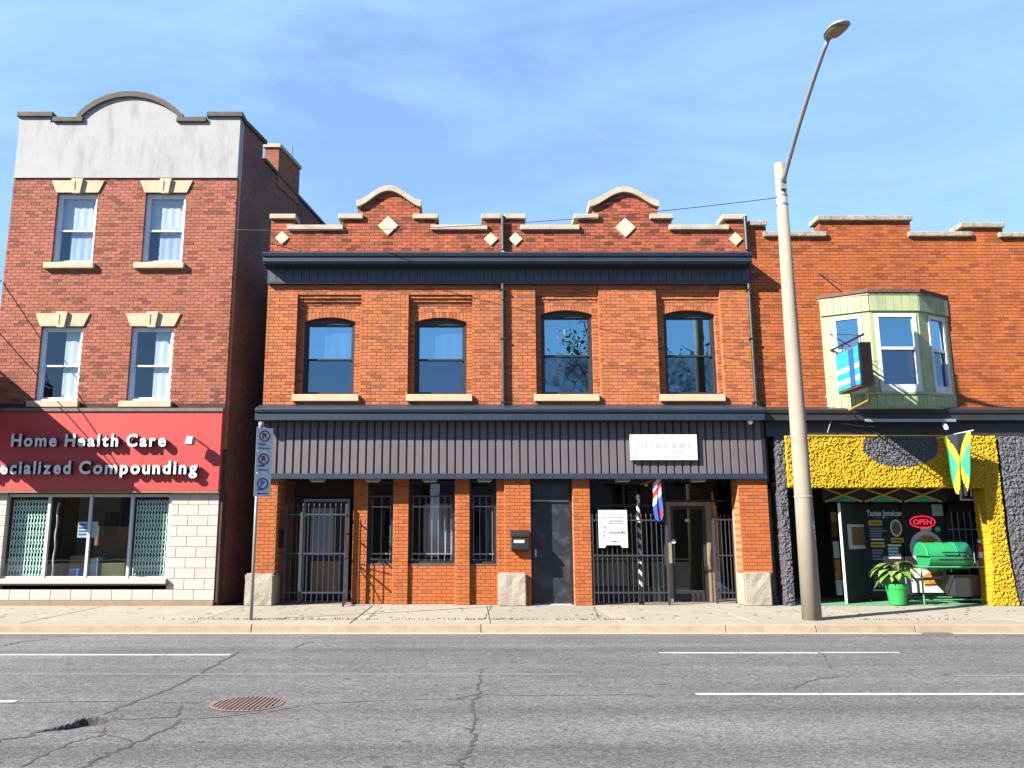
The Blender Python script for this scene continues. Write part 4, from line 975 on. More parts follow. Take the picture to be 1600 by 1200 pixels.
# ---- iron security fences
def fence(x0, x1, y, zb, zt_, rails, pitch, label, spear=True, group='iron security fences'):
    t = thing('iron_fence', ((x0+x1)/2, y, 0), label, 'fence', group)
    n = int(round((x1-x0)/pitch))
    for i in range(n+1):
        x = x0+(x1-x0)*i/n; tall = zt_
        m = MB().tube([(x, y, zb), (x, y, tall-0.07)], 0.0095, 6)
        m.tube([(x, y, tall-0.075), (x, y, tall-0.05), (x, y, tall)], [0.010, 0.022, 0.002], 6)
        m.build('picket', m_iron, t)
    for z in rails: box('rail', m_iron, t, x0, x1, y-.016, y+.016, z-.016, z+.016)
    for x in (x0, x1): box('post', m_iron, t, x-.024, x+.024, y-.024, y+.024, 0.0, zt_-0.02)
    return t
fx0_, fx1_ = X(446, 860, 0.28), X(540, 860, 0.28)
fe = fence(fx0_, fx1_, 0.28, 0.06, Z(786, 0.28), [Z(804, 0.28), Z(865, 0.28), Z(926, 0.28)], 0.115, 'black spear topped iron fence across the entry beside leftmost brick pier')
gx_ = X(470, 860, 0.28); box('post', m_iron, fe, gx_-.03, gx_+.03, 0.25, 0.31, 0.0, Z(800, 0.28))
# open leaf swung out towards the street
og = thing('iron_gate', (fx1_+0.05, 0.1, 0), 'narrow iron gate leaf swung open between fence and brick pier', 'gate')
xg = fx1_+0.06
for i in range(5):
    y = 0.26-0.50*i/4
    MB().tube([(xg, y, 0.06), (xg, y, Z(800, 0.2))], 0.010, 6).build('picket', m_iron, og)
for z in (0.12, 0.95, 1.45, Z(806, .2)): box('rail', m_iron, og, xg-.014, xg+.014, -0.24, 0.26, z-.014, z+.014)
MB().tube([(xg, -0.24, 0.14), (xg, 0.26, 0.93)], 0.010, 6).build('brace', m_iron, og)
MB().tube([(xg, 0.26, 1.0), (xg, -0.24, 1.44)], 0.010, 6).build('brace', m_iron, og)
box('stop_post', m_black, og, xg-.02, xg+.02, -0.27, -0.23, 0, 0.25)
YFn = 0.10
a_, b_ = X(926, 870, YFn), X(1043, 870, YFn)
fence(a_, b_, YFn, 0.05, Z(802, YFn), [Z(813, YFn), Z(868, YFn), Z(926, YFn)], 0.105, 'black spear topped iron fence in front of the barber shop window')
a2, b2 = X(1117, 870, 0.55), X(1148, 870, 0.55)
fence(a2, b2, 0.55, 0.05, Z(803, 0.55), [Z(812, 0.55), Z(868, 0.55), Z(926, 0.55)], 0.085, 'short iron fence panel folded back beside the beige door frame')

# ---- signs and small things on the centre building
x0, x1, z0, z1 = BX(984.5, 1089, 679, 719, -0.13)
ws = thing('fascia_sign', ((x0+x1)/2, -0.12, z0), 'faded white rectangular sign board on the ribbed fascia', 'sign')
box('board', m_white, ws, x0, x1, -0.16, -0.10, z0, z1, bevel=0.006)
for sx in (x0+.1, x1-.14): box('bracket', m_galv, ws, sx, sx+.04, -0.10, -0.068, z0+.05, z1-.05)
for (a, b, c, d) in ((.40,.44,.80,.90),(.45,.52,.82,.87),(.54,.66,.82,.86),(.08,.105,.20,.72),(.13,.15,.45,.72),(.17,.19,.45,.70),(.21,.25,.45,.72),(.28,.30,.45,.70),(.32,.35,.45,.72),(.38,.46,.46,.68),(.50,.55,.44,.62),(.62,.70,.46,.66),(.72,.82,.46,.66),(.85,.88,.45,.68),(.94,.95,.35,.75),(.64,.80,.26,.32),(.36,.52,.26,.30)):
    box('faded_print', M('ghost_print', (0.52, 0.52, 0.535), 0.7) if 'ghost_print' not in bpy.data.materials else bpy.data.materials['ghost_print'], ws, x0+(x1-x0)*a, x0+(x1-x0)*b, -0.1615, -0.160, z0+(z1-z0)*c, z0+(z1-z0)*d)
x0, x1, z0, z1 = BX(935.5, 980.5, 797, 856, 0.04)
hb = thing('notice_board', ((x0+x1)/2, 0.05, z0), 'white plastic notice board with black script hung on the iron fence', 'sign')
zf = z0+(z1-z0)*0.07; w3 = (x1-x0)
MB().xz([(x0, z0), (x0+w3*.2, z0), (x0+w3*.26, zf), (x1-w3*.26, zf), (x1-w3*.2, z0), (x1, z0), (x1, z1), (x0, z1)], 0.035, 0.065).build('board', m_white, hb, bevel=0.004)
def bars(par, mat, lst, x0, x1, z0, z1, y):
    for (a, b, c, d) in lst: box('print', mat, par, x0+(x1-x0)*a, x0+(x1-x0)*b, y-.0015, y, z0+(z1-z0)*c, z0+(z1-z0)*d)
bars(hb, m_grey, [(.30,.70,.90,.93)], x0, x1, z0, z1, 0.034)
bars(hb, m_flagr, [(.12,.26,.80,.815),(.30,.62,.80,.81),(.66,.88,.80,.815)], x0, x1, z0, z1, 0.034)
bars(hb, m_black, [(.36,.86,.70,.72),(.34,.52,.64,.655),(.56,.84,.645,.66),(.42,.62,.16,.18),(.66,.70,.16,.18)], x0, x1, z0, z1, 0.034)
zz = z0+(z1-z0)*0.40; pts = []
for i in range(60):
    t = i/59; pts.append((x0+w3*(.36+.56*t), 0.033, zz+0.022*math.sin(t*34)*(1-.4*t)+(0.03 if 0.78 < t < 0.84 else 0)))
MB().tube(pts, 0.006, 5).build('script', m_black, hb)
for q in range(3):
    pts = [(x0+w3*(.19+.04*math.cos(t*.5+q)+.02*q), 0.033, z0+(z1-z0)*(.30+.11*q)+0.03*math.sin(t*.5)) for t in range(10)]
    MB().tube(pts, 0.005, 5).build('script', m_black, hb)
# barber pole, spiral striped
bxp, bzb = P(1002, 921, 0.30); bzt = Z(777, 0.30)
bpz = thing('barber_pole', (bxp, 0.30, 0), 'slim black and white spiral striped pole behind the iron fence', 'pole')
m = MB(); N_, A_ = 70, 12; rr = 0.040
for i in range(N_+1):
    for k in range(A_):
        t = 6.28318*k/A_; m.v.append((bxp+rr*math.cos(t), 0.30+rr*math.sin(t), bzb+(bzt-bzb)*i/N_))
for i in range(N_):
    for k in range(A_):
        m.f.append((i*A_+k, i*A_+(k+1) % A_, (i+1)*A_+(k+1) % A_, (i+1)*A_+k)); m.m.append(1 if ((i/8.0+k/A_) % 1.0) < 0.36 else 0)
m.build('shaft', [m_black, m_flagw], bpz, fix=False)
MB().lathe([(0.06, 0), (0.06, 0.03), (0.03, 0.05), (0.03, bzb)], (bxp, 0.30, 0), 14).build('base', m_black, bpz)
MB().lathe([(0.045, 0), (0.05, 0.02), (0.02, 0.06), (0.002, 0.075)], (bxp, 0.30, bzt), 14).build('finial', m_alu, bpz)
# draped flags
def flag(name, label, top0, top1, drop, taper, sway, pat, mats, fold, ny=40, nx=28):
    t = thing(name, tuple((Vector(top0)+Vector(top1))/2-Vector((0, 0, drop))), label, 'flag')
    a, b = Vector(top0), Vector(top1); m = MB()
    for i in range(ny+1):
        q = i/ny
        for k in range(nx+1):
            s = k/nx; wd = 1-taper*q
            p = a+(b-a)*(0.5+(s-0.5)*wd)+Vector((sway*q*q, 0, -drop*q*(1-0.10*abs(s-0.45)*2*q)))
            p.y += fold*(0.35+0.65*q)*math.sin(s*3.2*math.pi+q*2.0); p.x += 0.02*math.sin(q*7+s*3)*q
            m.v.append(tuple(p))
    for i in range(ny):
        for k in range(nx):
            o = i*(nx+1)+k; m.f.append((o, o+1, o+nx+2, o+nx+1)); m.m.append(pat((k+.5)/nx, (i+.5)/ny))
    o = m.build('cloth', mats, t, fix=False, smooth=True); md = o.modifiers.new('thickness', 'SOLIDIFY'); md.thickness = 0.003
    return t
fxa, fza = P(1021, 746, -0.06); fxb = X(1033, 746, -0.06)
bf = flag('striped_flag', 'narrow red white and blue flag hanging at the barber shop door', (fxa, 0.06, fza-.02), (fxb, -0.02, fza-.02), 0.93, 0.05, 0.02,
          lambda s, t: [0, 1, 0, 1, 2, 2][int(min(5, (t*6+s*1.8) % 6))] if t < .9 else 2, [m_flagr, m_flagw, m_flagb], 0.035)
MB().tube([(fxa-.20, 0.35, fza-.13), (fxb+.02, -0.03, fza)], 0.010, 6).build('staff', m_gold, bf)
MB().lathe([(0.002, -.035), (0.03, -.02), (0.035, 0), (0.03, .02), (0.002, .035)], (fxa-.12, 0.10, fza-.15), 12).build('gold_ball', m_gold, bf)
# mailbox
mx0, mx1, mz0, mz1 = BX(799, 826, 829, 862, -0.16)
mb2 = thing('mailbox', ((mx0+mx1)/2, -0.1, mz0), 'black metal mailbox with pale label on the brick pier', 'mailbox')
MB().yz([(-0.002, mz0+.03), (-0.12, mz0), (-0.17, mz0+.05), (-0.17, mz1-.10), (-0.002, mz1)], mx0, mx1).build('body', m_black, mb2, bevel=0.008)
MB().yz([(-0.004, mz1+.012), (-0.19, mz1-.10), (-0.19, mz1-.125), (-0.004, mz1-.005)], mx0-.012, mx1+.012).build('lid', m_black, mb2)
box('label', m_plate, mb2, mx0+.05, mx1-.09, -0.174, -0.17, mz1-.25, mz1-.19)
# soffit lights
for i, (u, lab) in enumerate(((497, 'above the entry iron fence'), (583, 'above the narrow barred window by the entry'), (672, 'above the wide barred window'), (757, 'above the narrow barred window by stone footing'), (972, 'above the white notice board'), (1090, 'above the beige framed door'))):
    x, _ = P(u, 746, 0.16)
    t = thing('soffit_light', (x, 0.16, zso), 'flat pale soffit light ' + lab, 'light', 'soffit lights under the fascia')
    box('housing', m_galv, t, x-.16, x+.16, 0.065, 0.26, zso-0.028, zso+0.014); box('lens', m_lightp, t, x-.135, x+.135, 0.055, 0.25, zso-.055, zso-.0285, bevel=0.008)
# cameras / spots at the ends of the cornice
for u, v, lab in ((408, 661, 'above the parking signs'), (1172, 659, 'above the right brick pier')):
    x, z = P(u, v, -0.28)
    t = thing('security_spot', (x, -0.28, z), 'tiny white security spot under the cornice ' + lab, 'spotlight', 'white security spots')
    MB().lathe([(0.02, 0.0), (0.05, 0.02), (0.06, 0.07), (0.06, 0.09)], (x, -0.28, z-.06), 12).build('dome', m_white, t)
    MB().tube([(x, -0.28, z+.02), (x, -0.28, zbm)], 0.012, 6).build('stem', m_white, t)

# ================================================================== RIGHT BUILDING (two storeys, bay window, yellow shopfront)
RX0_, RX1_ = CX1+0.01, 16.0
rb = thing('restaurant_building', (10.5, 0.3, 0), 'two storey burnt orange brick building with green bay window and yellow shopfront', 'building')
S = [(RX0_, X(1197, 350), Z(354)), (X(1197, 350), X(1281, 350), Z(371)), (X(1281, 350), X(1423, 350), Z(346)), (X(1423, 350), X(1507, 350), Z(371)), (X(1507, 350), X(1567, 350), Z(356)), (X(1567, 350), X(1700, 350), Z(371)), (X(1700, 350), 16.0, Z(346))]
def profR(z):
    iv = []
    for a, b, zt in S:
        if z < zt+0.02:
            if iv and a-iv[-1][1] < 0.02: iv[-1] = (iv[-1][0], b)
            else: iv.append((a, b))
    return iv
brick_wall(rb, RX0_, 16.0, Z(655), Z(340), 0.03, 0.14, m_brickR, m_mortR, prof=profR, single=300, rows=(int(Z(640)/0.072)+2, 300), back=0.32)
for a, b, v0, v1 in ((1170,1199,345,354), (1194,1293,363,371), (1277,1427,337,346), (1421,1521,362,371), (1502,1571,345,357), (1563,1712,362,372), (1695,1850,337,346)):
    z0 = Z(v1); box('coping', m_copingW, rb, X(a, v1, -.05), X(b, v1, -.05), -0.05, 0.42, z0+.012, z0+0.13, bevel=0.02)
D_ = 9.0
MB().ext([(0, 0), (D_, 0), (D_, 7.2), (0, 7.8)], lambda s, z: (RX0_+SK*s, 0.36+s, z), lambda s, z: (RX0_+.25+SK*s, 0.36+s, z)).build('side_wall', m_int, rb)
MB().ext([(0, 0), (D_, 0), (D_, 7.2), (0, 7.8)], lambda s, z: (16.0+SK*s, 0.36+s, z), lambda s, z: (15.7+SK*s, 0.36+s, z)).build('side_wall', m_int, rb)
box('rear_wall', m_int, rb, RX0_+SK*D_, 16+SK*D_, D_, D_+.3, 0, 7.3)
zR = Z(655)
for zf, mt, nm in ((7.2, m_asphR, 'roof'), (zR+.1, m_int, 'upper_floor')):
    MB().ext([(0.0, zf-0.2), (D_-0.4, zf-0.2), (D_-0.4, zf), (0.0, zf)], lambda s, z: (RX0_+0.27+SK*s, 0.36+s, z), lambda s, z: (15.68+SK*s, 0.36+s, z)).build(nm, mt, rb)
# cornice gutter and dark band
xa = X(1196, 648, -0.25)
zt = Z(640, -0.25); zb = Z(656, -0.25)
m_char = M('charcoal_metal', (0.035, 0.034, 0.04), 0.5, 0.2, 4)
MB().yz([(0.02, zt+.10), (-0.22, zt+.02), (-0.26, zt), (-0.24, zt-.07), (-0.21, zt-.08), (-0.21, zb), (0.02, zb)], xa, 16.0).build('cornice', m_char, rb)
box('band', m_char, rb, RX0_+.1, 16.0, -0.02, 0.2, Z(682), zb-.002)
# bay window
ZB0, ZB1 = Z(640), Z(450)
pl = [(7.66, 0.02), (8.50, -0.46), (9.54, -0.46), (10.44, 0.02)]
bay_ = thing  # (only a name guard)
def bayfaces(e=0.0):
    return [((pl[i][0], pl[i][1]), (pl[i+1][0], pl[i+1][1])) for i in range(3)]
def on_face(p, q, s0, s1, z0, z1, d0, d1, m=None):
    """box on a slanted face: s along the face in metres, d outward distance"""
    p, q = Vector((*p, 0)), Vector((*q, 0)); t = (q-p).normalized(); n_ = Vector((t.y, -t.x, 0))
    m = m or MB()
    c = [p+t*s0+n_*d0, p+t*s1+n_*d0, p+t*s1+n_*d1, p+t*s0+n_*d1]
    m.add([(v.x, v.y, z0) for v in c]+[(v.x, v.y, z1) for v in c], [(0,1,2,3),(4,7,6,5),(0,4,5,1),(1,5,6,2),(2,6,7,3),(3,7,4,0)])
    return m
zf0, zf1 = Z(487, -.4), Z(459, -.4); zw0, zw1 = Z(607, -.4), Z(491, -.4); zsk = Z(613, -.4)
shell = MB()
roofp = [(7.58, 0.03), (8.46, -0.54), (9.58, -0.54), (10.52, 0.03)]
bw = MB().xy(roofp, zf1+.001, zf1+.075).build('bay_window', m_cabinet, rb)
MB().xy([(7.62, 0.03), (8.47, -0.51), (9.57, -0.51), (10.48, 0.03)], zf1-.05, zf1).build('eave', m_copingW, bw)
MB().xy([(x, y) for x, y in pl], ZB0-.03, ZB0+.02).build('base_board', m_green, bw)
MB().xy([(7.64, 0.03), (8.47, -0.50), (9.57, -0.50), (10.46, 0.03)], zsk-.05, zsk).build('skirt_trim', m_green, bw)
for fi, (p, q) in enumerate(bayfaces()):
    ln = (Vector(q)-Vector(p)).length
    # frieze and apron boards
    for (za, zb2, dd) in ((zf0, zf1-.051, 0.03), (ZB0+.021, zsk-.051, 0.0)):
        n = 7 if fi != 1 else 6
        for k in range(n):
            on_face(p, q, ln*k/n+.004, ln*(k+1)/n-.004, za, zb2, dd-.03, dd+.008).build('siding_board', m_green, bw)
        on_face(p, q, 0.01, ln-.01, za, zb2, -.06, dd-.028).build('board_backing', m_green, bw)
    # window openings
    if fi == 0: s0, s1 = 0.22, 0.80
    elif fi == 1: s0, s1 = 0.09, 0.97
    else: s0, s1 = 0.30, 0.88
    on_face(p, q, 0.0, s0, zsk, zf0, -.08, 0.0).build('corner_post', m_green, bw); on_face(p, q, s1, ln, zsk, zf0, -.08, 0.0).build('corner_post', m_green, bw)
    if zf0-zw1 > 0.01: on_face(p, q, s0, s1, zw1, zf0, -.08, -.002).build('head_board', m_green, bw)
    on_face(p, q, s0, s1, zsk, zw0, -.08, .03).build('sill', m_white, bw)
    f = 0.075
    m = MB(); on_face(p, q, s0, s0+f, zw0, zw1, -.07, .02, m); on_face(p, q, s1-f, s1, zw0, zw1, -.07, .02, m); on_face(p, q, s0+f, s1-f, zw0, zw0+f, -.07, .02, m); on_face(p, q, s0+f, s1-f, zw1-f, zw1, -.07, .02, m)
    zm = (zw0+zw1)/2+.05; on_face(p, q, s0+f, s1-f, zm-.03, zm+.03, -.06, .01, m)
    m.build('window_frame', m_white, bw)
    on_face(p, q, s0+f, s1-f, zm+.03, zw1-f, -.035, -.03).build('pane', g_sky, bw); on_face(p, q, s0+f, s1-f, zw0+f, zm-.03, -.05, -.045).build('pane', g_low, bw)
# small ornament on the sill inside the right sash
vx, vy = 10.05, 0.12; MB().lathe([(0.05, 0), (0.06, .06), (0.03, .16), (0.015, .30), (0.002, .36)], (vx, vy, zsk), 12).build('ornament', m_stone, bw)
# iron stay and cable on the wall over the bay
xx, zz = P(1281, 426, -.02); MB().tube([(xx, 0.04, zz), (xx+.32, -0.30, zz-.36)], 0.014, 6).build('wall_stay', m_black, rb)
# roughcast shopfront -----------------------------------------------------------
def roughcast(name, mats, x0, x1, z0, z1, yf, yb, amp=0.018, step=0.028, pick=None, flare=None, seed=0.0, sc=26):
    nx_ = max(2, int((x1-x0)/step)); nz_ = max(2, int((z1-z0)/step)); m = MB()
    for i in range(nz_+1):
        for k in range(nx_+1):
            x = x0+(x1-x0)*k/nx_; z = z0+(z1-z0)*i/nz_
            if flare: x = flare(x, z)
            q = 0.7-1.7*mnoise.voronoi(Vector((x*sc, z*sc, seed)))[0][0]+0.9*mnoise.noise(Vector((x*sc*1.9, z*sc*1.9, seed+5)))+0.5*mnoise.noise(Vector((x*5, z*5, seed+9)))
            e = min(k, nx_-k, i, nz_-i)
            m.v.append((x+(0 if e else 0.5*amp*q), yf-amp*(q*0.9+0.4) if e else yf+0.004, z+(0 if e else 0.3*amp*q)))
    for i in range(nz_):
        for k in range(nx_):
            o = i*(nx_+1)+k; m.f.append((o, o+1, o+nx_+2, o+nx_+1))
            c = m.v[o]; m.m.append(pick(c[0], c[2]) if pick else 0)
    base = len(m.v); rim = [k for k in range(nx_+1)]+[i*(nx_+1)+nx_ for i in range(1, nz_+1)]+[nz_*(nx_+1)+k for k in range(nx_-1, -1, -1)]+[i*(nx_+1) for i in range(nz_-1, 0, -1)]
    for r_ in rim: m.v.append((m.v[r_][0], yb, m.v[r_][2]))
    for i in range(len(rim)):
        j = (i+1) % len(rim); m.f.append((rim[j], rim[i], base+i, base+j)); m.m.append(m.m[0])
    return m.build(name, mats, rb, fix=False)
hx0, hx1 = X(1228, 720, -.06), X(1558, 720, -.06); hz0, hz1 = Z(762, -.06), Z(681, -.06)
ex, ez = P(1400, 700, -.06); 
def pk(x, z):
    u = (x-X(1405, 706, -.06))/0.80; v = (z-Z(700, -.06))/0.46
    return 1 if abs(u)**2.2+abs(v-0.25*u*0-0.1)**2.2 < 1.0+0.22*mnoise.noise(Vector((x*6, z*6, 0))) else 0
roughcast('yellow_header', [m_yellow, m_blackst], hx0, hx1, hz0, hz1, -0.10, 0.10, 0.032, 0.0150, pk, sc=21)
lx0, lx1 = X(1546, 850, -.06), X(1572, 850, -.06)
def fl_(x, z):
    t = max(0, 1-z/hz0); c = (x-lx0)/(lx1-lx0)
    return x+0.05*max(0, 1.3-z)*(c*3-1.6)+0.10*max(0, 0.3-z)*c
roughcast('yellow_pillar', [m_yellow], lx0, lx1, 0.0, hz0-.003, -0.11, 0.30, 0.032, 0.0150, None, fl_, 3.0, 21)
roughcast('black_pillar', [m_blackst], RX0_+.28, hx0-.006, 0.0, Z(682), -0.05, 0.30, 0.034, 0.018, None, None, 7.0, 16)
roughcast('black_pillar', [m_blackst], lx1+.09, 13.4, 0.0, Z(682), -0.06, 0.30, 0.034, 0.022, None, None, 9.0, 16)
box('shop_wall', m_brickR, rb, 13.42, 16.0, 0.03, 0.3, 0, zR)
box('header_lintel', m_gold, rb, hx0+.3, X(1470, 690), -0.13, -0.09, hz1-.015, hz1+.012)
# pipe and loose cables above the header
zz = Z(657, -.3); box('lamp_bar', m_galv, rb, X(1352, 655, -.3), X(1492, 655, -.3), -0.34, -0.27, zz-.03, zz+.03)
for pts in ([(1300, 632), (1299, 655), (1293, 676)], [(1305, 660), (1345, 666), (1390, 667), (1440, 660)], [(1380, 658), (1381, 672), (1383, 687)], [(1460, 656), (1461, 672)]):
    MB().tube([(X(u, v, -.15), -0.15, Z(v, -.15)) for u, v in pts], 0.010, 6).build('cable', m_cable if pts[0][0] != 1300 else m_galv, rb)
# recess
zc_ = hz0+.02
YBk = 1.05
box('recess_ceiling', m_black, rb, RX0_+.2, 13.0, 0.11, 3.0, zc_, zc_+.1)
box('recess_back', m_intd, rb, X(1352, 860, YBk), 13.2, YBk+.03, YBk+.1, 0, zc_)
box('recess_back', m_intd, rb, RX0_+.3, X(1352, 860, YBk), 2.4, 2.5, 0, zc_)
box('green_floor_mat', m_mat, rb, X(1234, 945), lx0+.03, -0.02, YBk+.02, -.003, 0.012)
# zigzag trim under the header
za_, zb_2 = Z(784, .5), Z(763, .5)
for i in range(3):
    u0 = 1288+62*i
    x0, x1 = X(u0, 775, .5), X(u0+58, 775, .5); xm = (x0+x1)/2
    MB().xz([(x0+.12, za_), (x1-.12, za_), (xm, za_+.19)], 0.50, 0.53).build('green_triangle', m_flagg, rb)
    for (p, q) in (((x0, zb_2), (x1, za_)), ((x1, zb_2), (x0, za_))):
        d = Vector((q[0]-p[0], 0, q[1]-p[1])).normalized(); n_ = Vector((-d.z, 0, d.x))*0.020
        MB().xz([(p[0]-n_.x, p[1]-n_.z), (q[0]-n_.x, q[1]-n_.z), (q[0]+n_.x, q[1]+n_.z), (p[0]+n_.x, p[1]+n_.z)], 0.485 if p[0] < q[0] else 0.470, 0.495 if p[0] < q[0] else 0.48).build('gold_slat', m_gold, rb)
box('trim_back', m_black, rb, X(1285, 775, .55), X(1478, 775, .55), 0.535, 0.56, za_, zb_2+.1)
# boards on the recess wall
def board(name, mat, u0, u1, v0, v1, y, label, cat='menu board', th=0.03):
    a, b, c, d = BX(u0, u1, v0, v1, y); t = thing(name, ((a+b)/2, y, c), label, cat); box('panel', mat, t, a, b, y, y+th, c, d, bevel=0.004); return t, a, b, c, d
def disc(par, name, mat, x, z, rx, rz, y0, y1, n=24):
    return MB().xz([(x+rx*math.cos(6.28318*k/n), z+rz*math.sin(6.28318*k/n)) for k in range(n)], y0, y1).build(name, mat, par)
YM = YBk-.04
t, a, b, c, d = board('menu_board', m_flagk, 1353, 1411, 787, 937, YM, 'tall black menu board headed with pale lettering behind the potted plant')
text_on('heading', 'Tastee Jamaican', m_plate, t, X(1354, 800, YM), X(1408, 800, YM), Z(806, YM), 0.12, YM, 0.02)
bars(t, m_print, [(.30,.68,.845,.852)], a, b, c, d, YM)
def prow(u0, u1, v0, v1, mat, rows):
    x0, x1, z0, z1 = BX(u0, u1, v0, v1, YM)
    rr_ = random.Random(int(u0*7+v0))
    for k in range(rows):
        za = z1-(z1-z0)*(k+.15)/rows; zb3 = z1-(z1-z0)*(k+.75)/rows
        box('print', mat, t, x0, x0+(x1-x0)*rr_.uniform(.6, 1), YM-.0015, YM, zb3, za)
for (u0, u1, v0, v1) in ((1357,1378,813,821), (1392,1412,840,848), (1361,1382,847,855)): 
    x0, x1, z0, z1 = BX(u0, u1, v0, v1, YM); box('price_box', m_gold, t, x0, x1, YM-.003, YM, z0, z1)
    box('print', m_flagk, t, x0+.03, x1-.03, YM-.0045, YM-.003, (z0+z1)/2-.015, (z0+z1)/2+.01)
prow(1359, 1386, 824, 840, m_print, 4); prow(1361, 1390, 841, 845, m_plate, 1); prow(1363, 1384, 858, 876, m_print, 4); prow(1388, 1409, 850, 874, m_plate, 5); prow(1366, 1388, 882, 918, m_print, 6); prow(1364, 1390, 921, 924, m_plate, 1)
x, z = P(1400, 825, YM); disc(t, 'plate', m_flagw, x, z, .13, .185, YM-.006, YM); disc(t, 'food', m_foodd, x, z, .10, .145, YM-.010, YM-.0065)
# angled black door leaf with a dish picture
A0 = Vector((*G(1320, 942, 0.0), 0)); A1 = Vector((*G(1351, 936.5, 0.0), 0)); A1.x = X(1351.5, 860, YM)
A0.y = 0.30; A0.x = X(1316, 860, 0.30)
A1.y = YM
dlf = thing('door_leaf', ((A0.x+A1.x)/2, 0.6, 0.012), 'black door leaf standing ajar with a grey dish picture and pale edge', 'door')
ztp = Z(786, .4); dd = (A1-A0).normalized(); nn = Vector((-dd.y, dd.x, 0))
def leafbox(name, mat, s0, s1, z0, z1, d0, d1):
    p, q = A0+dd*s0, A0+dd*s1
    MB().add([tuple(v) for v in [(p+nn*d0)+Vector((0,0,z0)), (q+nn*d0)+Vector((0,0,z0)), (q+nn*d1)+Vector((0,0,z0)), (p+nn*d1)+Vector((0,0,z0)), (p+nn*d0)+Vector((0,0,z1)), (q+nn*d0)+Vector((0,0,z1)), (q+nn*d1)+Vector((0,0,z1)), (p+nn*d1)+Vector((0,0,z1))]], [(0,3,2,1),(4,5,6,7),(0,1,5,4),(1,2,6,5),(2,3,7,6),(3,0,4,7)]).build(name, mat, dlf)
LL = (A1-A0).length
leafbox('panel', m_flagk, 0.03, LL, 0.014, ztp, -.02, .02); leafbox('edge_strip', m_alu, 0.0, 0.029, 0.014, ztp, -.025, .025)
z1_ = Z(828, .6); z0_ = Z(858, .6)
leafbox('dish_picture', m_grey, LL*.25, LL*.98, z0_, z1_+.12, -.026, -.021); leafbox('dish_food', m_foodd, LL*.42, LL*.97, z0_+.08, z1_+.06, -.030, -.0265)
# food poster on the far side wall of the entry
pz = thing('food_poster', (X(1306, 860, .8), 0.8, 0.2), 'tall narrow food poster in oranges beside the door leaf', 'poster')
xq = X(1300, 860, .9); 
box('sheet', m_flagk, pz, xq, X(1312, 860, .9), 0.9, 0.92, 0.15, ztp)
for i, (v0, v1, mt) in enumerate(((800, 815, m_gold), (816, 838, m_foodd), (846, 872, m_flagw), (874, 905, m_food), (906, 930, m_flagw))):
    box('picture', mt, pz, xq+.03, X(1311, 860, .9), 0.893, 0.899, Z(v1, .9), Z(v0, .9))
# poster panel with the lit OPEN sign
t2, a, b, c, d = board('poster_panel', m_flagk, 1413.5, 1477, 787, 930, YM, 'black poster panel with round plate of food and mint notice', 'poster')
x, z = P(1448, 856, YM); disc(t2, 'plate', m_flagw, x, z, .37, .37, YM-.006, YM, 32); disc(t2, 'food', m_food, x+.02, z+.02, .27, .26, YM-.010, YM-.0065, 20)
x0, x1, z0, z1 = BX(1456, 1473, 788, 806, YM); box('mint_notice', M('mint_paper', (0.36, 0.58, 0.56), 0.8), t2, x0, x1, YM-.004, YM, z0, z1)
x, z = P(1465, 827, YM); disc(t2, 'green_sticker', M('sticker_green', (0.10, 0.62, 0.25), 0.6), x, z, .065, .065, YM-.005, YM); disc(t2, 'sticker_mark', m_flagw, x, z, .02, .02, YM-.007, YM-.0052)
x0, x1, z0, z1 = BX(1438, 1455, 823, 829, YM); box('white_strip', m_flagw, t2, x0, x1, YM-.004, YM, z0, z1)
x0, x1, z0, z1 = BX(1425, 1480, 888, 926, YM-.03); fp = thing('chicken_poster', ((x0+x1)/2, YM-.03, z0), 'white poster with orange fried food below the drum grill', 'poster')
box('sheet', m_flagw, fp, x0, x1, YM-.03, YM-.01, z0, z1)
rq = random.Random(4)
for k in range(9): disc(fp, 'food', m_food if k % 3 else m_gold, x0+(x1-x0)*rq.uniform(.35, .8), z0+(z1-z0)*rq.uniform(.35, .85), rq.uniform(.05, .12), rq.uniform(.04, .09), YM-.034-k*.0012, YM-.0305-k*.0012, 12)
x, z = P(1441, 815.5, YM-.05)
ns = thing('neon_open_sign', (x, YM-.05, z-.13), 'lit red neon sign reading OPEN inside an oval', 'neon sign')
n = 40; MB().tube([(x+.275*math.cos(6.28318*k/n), YM-.06, z+.125*math.sin(6.28318*k/n)) for k in range(n+1)], 0.012, 6, cap=False).build('oval_tube', m_neon, ns)
text_on('word', 'OPEN', m_neon, ns, x-.20, x+.20, z-.055, .11, YM-.055, 0.012, 0.01)
box('mount', m_black, ns, x-.26, x+.26, YM-.035, YM-.005, z-.02, z+.02)
# barred window at the right of the recess
x0, x1, z0, z1 = BX(1481, 1534, 788, 886, YM-.02)
wn = MB().box(x0, x0+.05, YM-.04, YM+.03, z0, z1).box(x1-.05, x1, YM-.04, YM+.03, z0, z1).box(x0, x1, YM-.04, YM+.03, z1-.16, z1).box(x0, x1, YM-.04, YM+.03, z0-.05, z0).build('barred_window', m_char, rb)
box('pane', g_shop, wn, x0+.05, x1-.05, YM, YM+.006, z0, z1-.16)
for k in range(5): MB().tube([(x0+.1+(x1-x0-.2)*k/4, YM-.06, z0), (x0+.1+(x1-x0-.2)*k/4, YM-.06, z1-.16)], 0.010, 6).build('bar', m_galv, wn)
box('rail', m_galv, wn, x0, x1, YM-.07, YM-.05, Z(827, YM)-.012, Z(827, YM)+.012)
t3, a, b, c, d = board('framed_sign', m_flagw, 1500, 1532, 757, 782, 0.35, 'small white framed sign hanging behind the flag', 'sign')
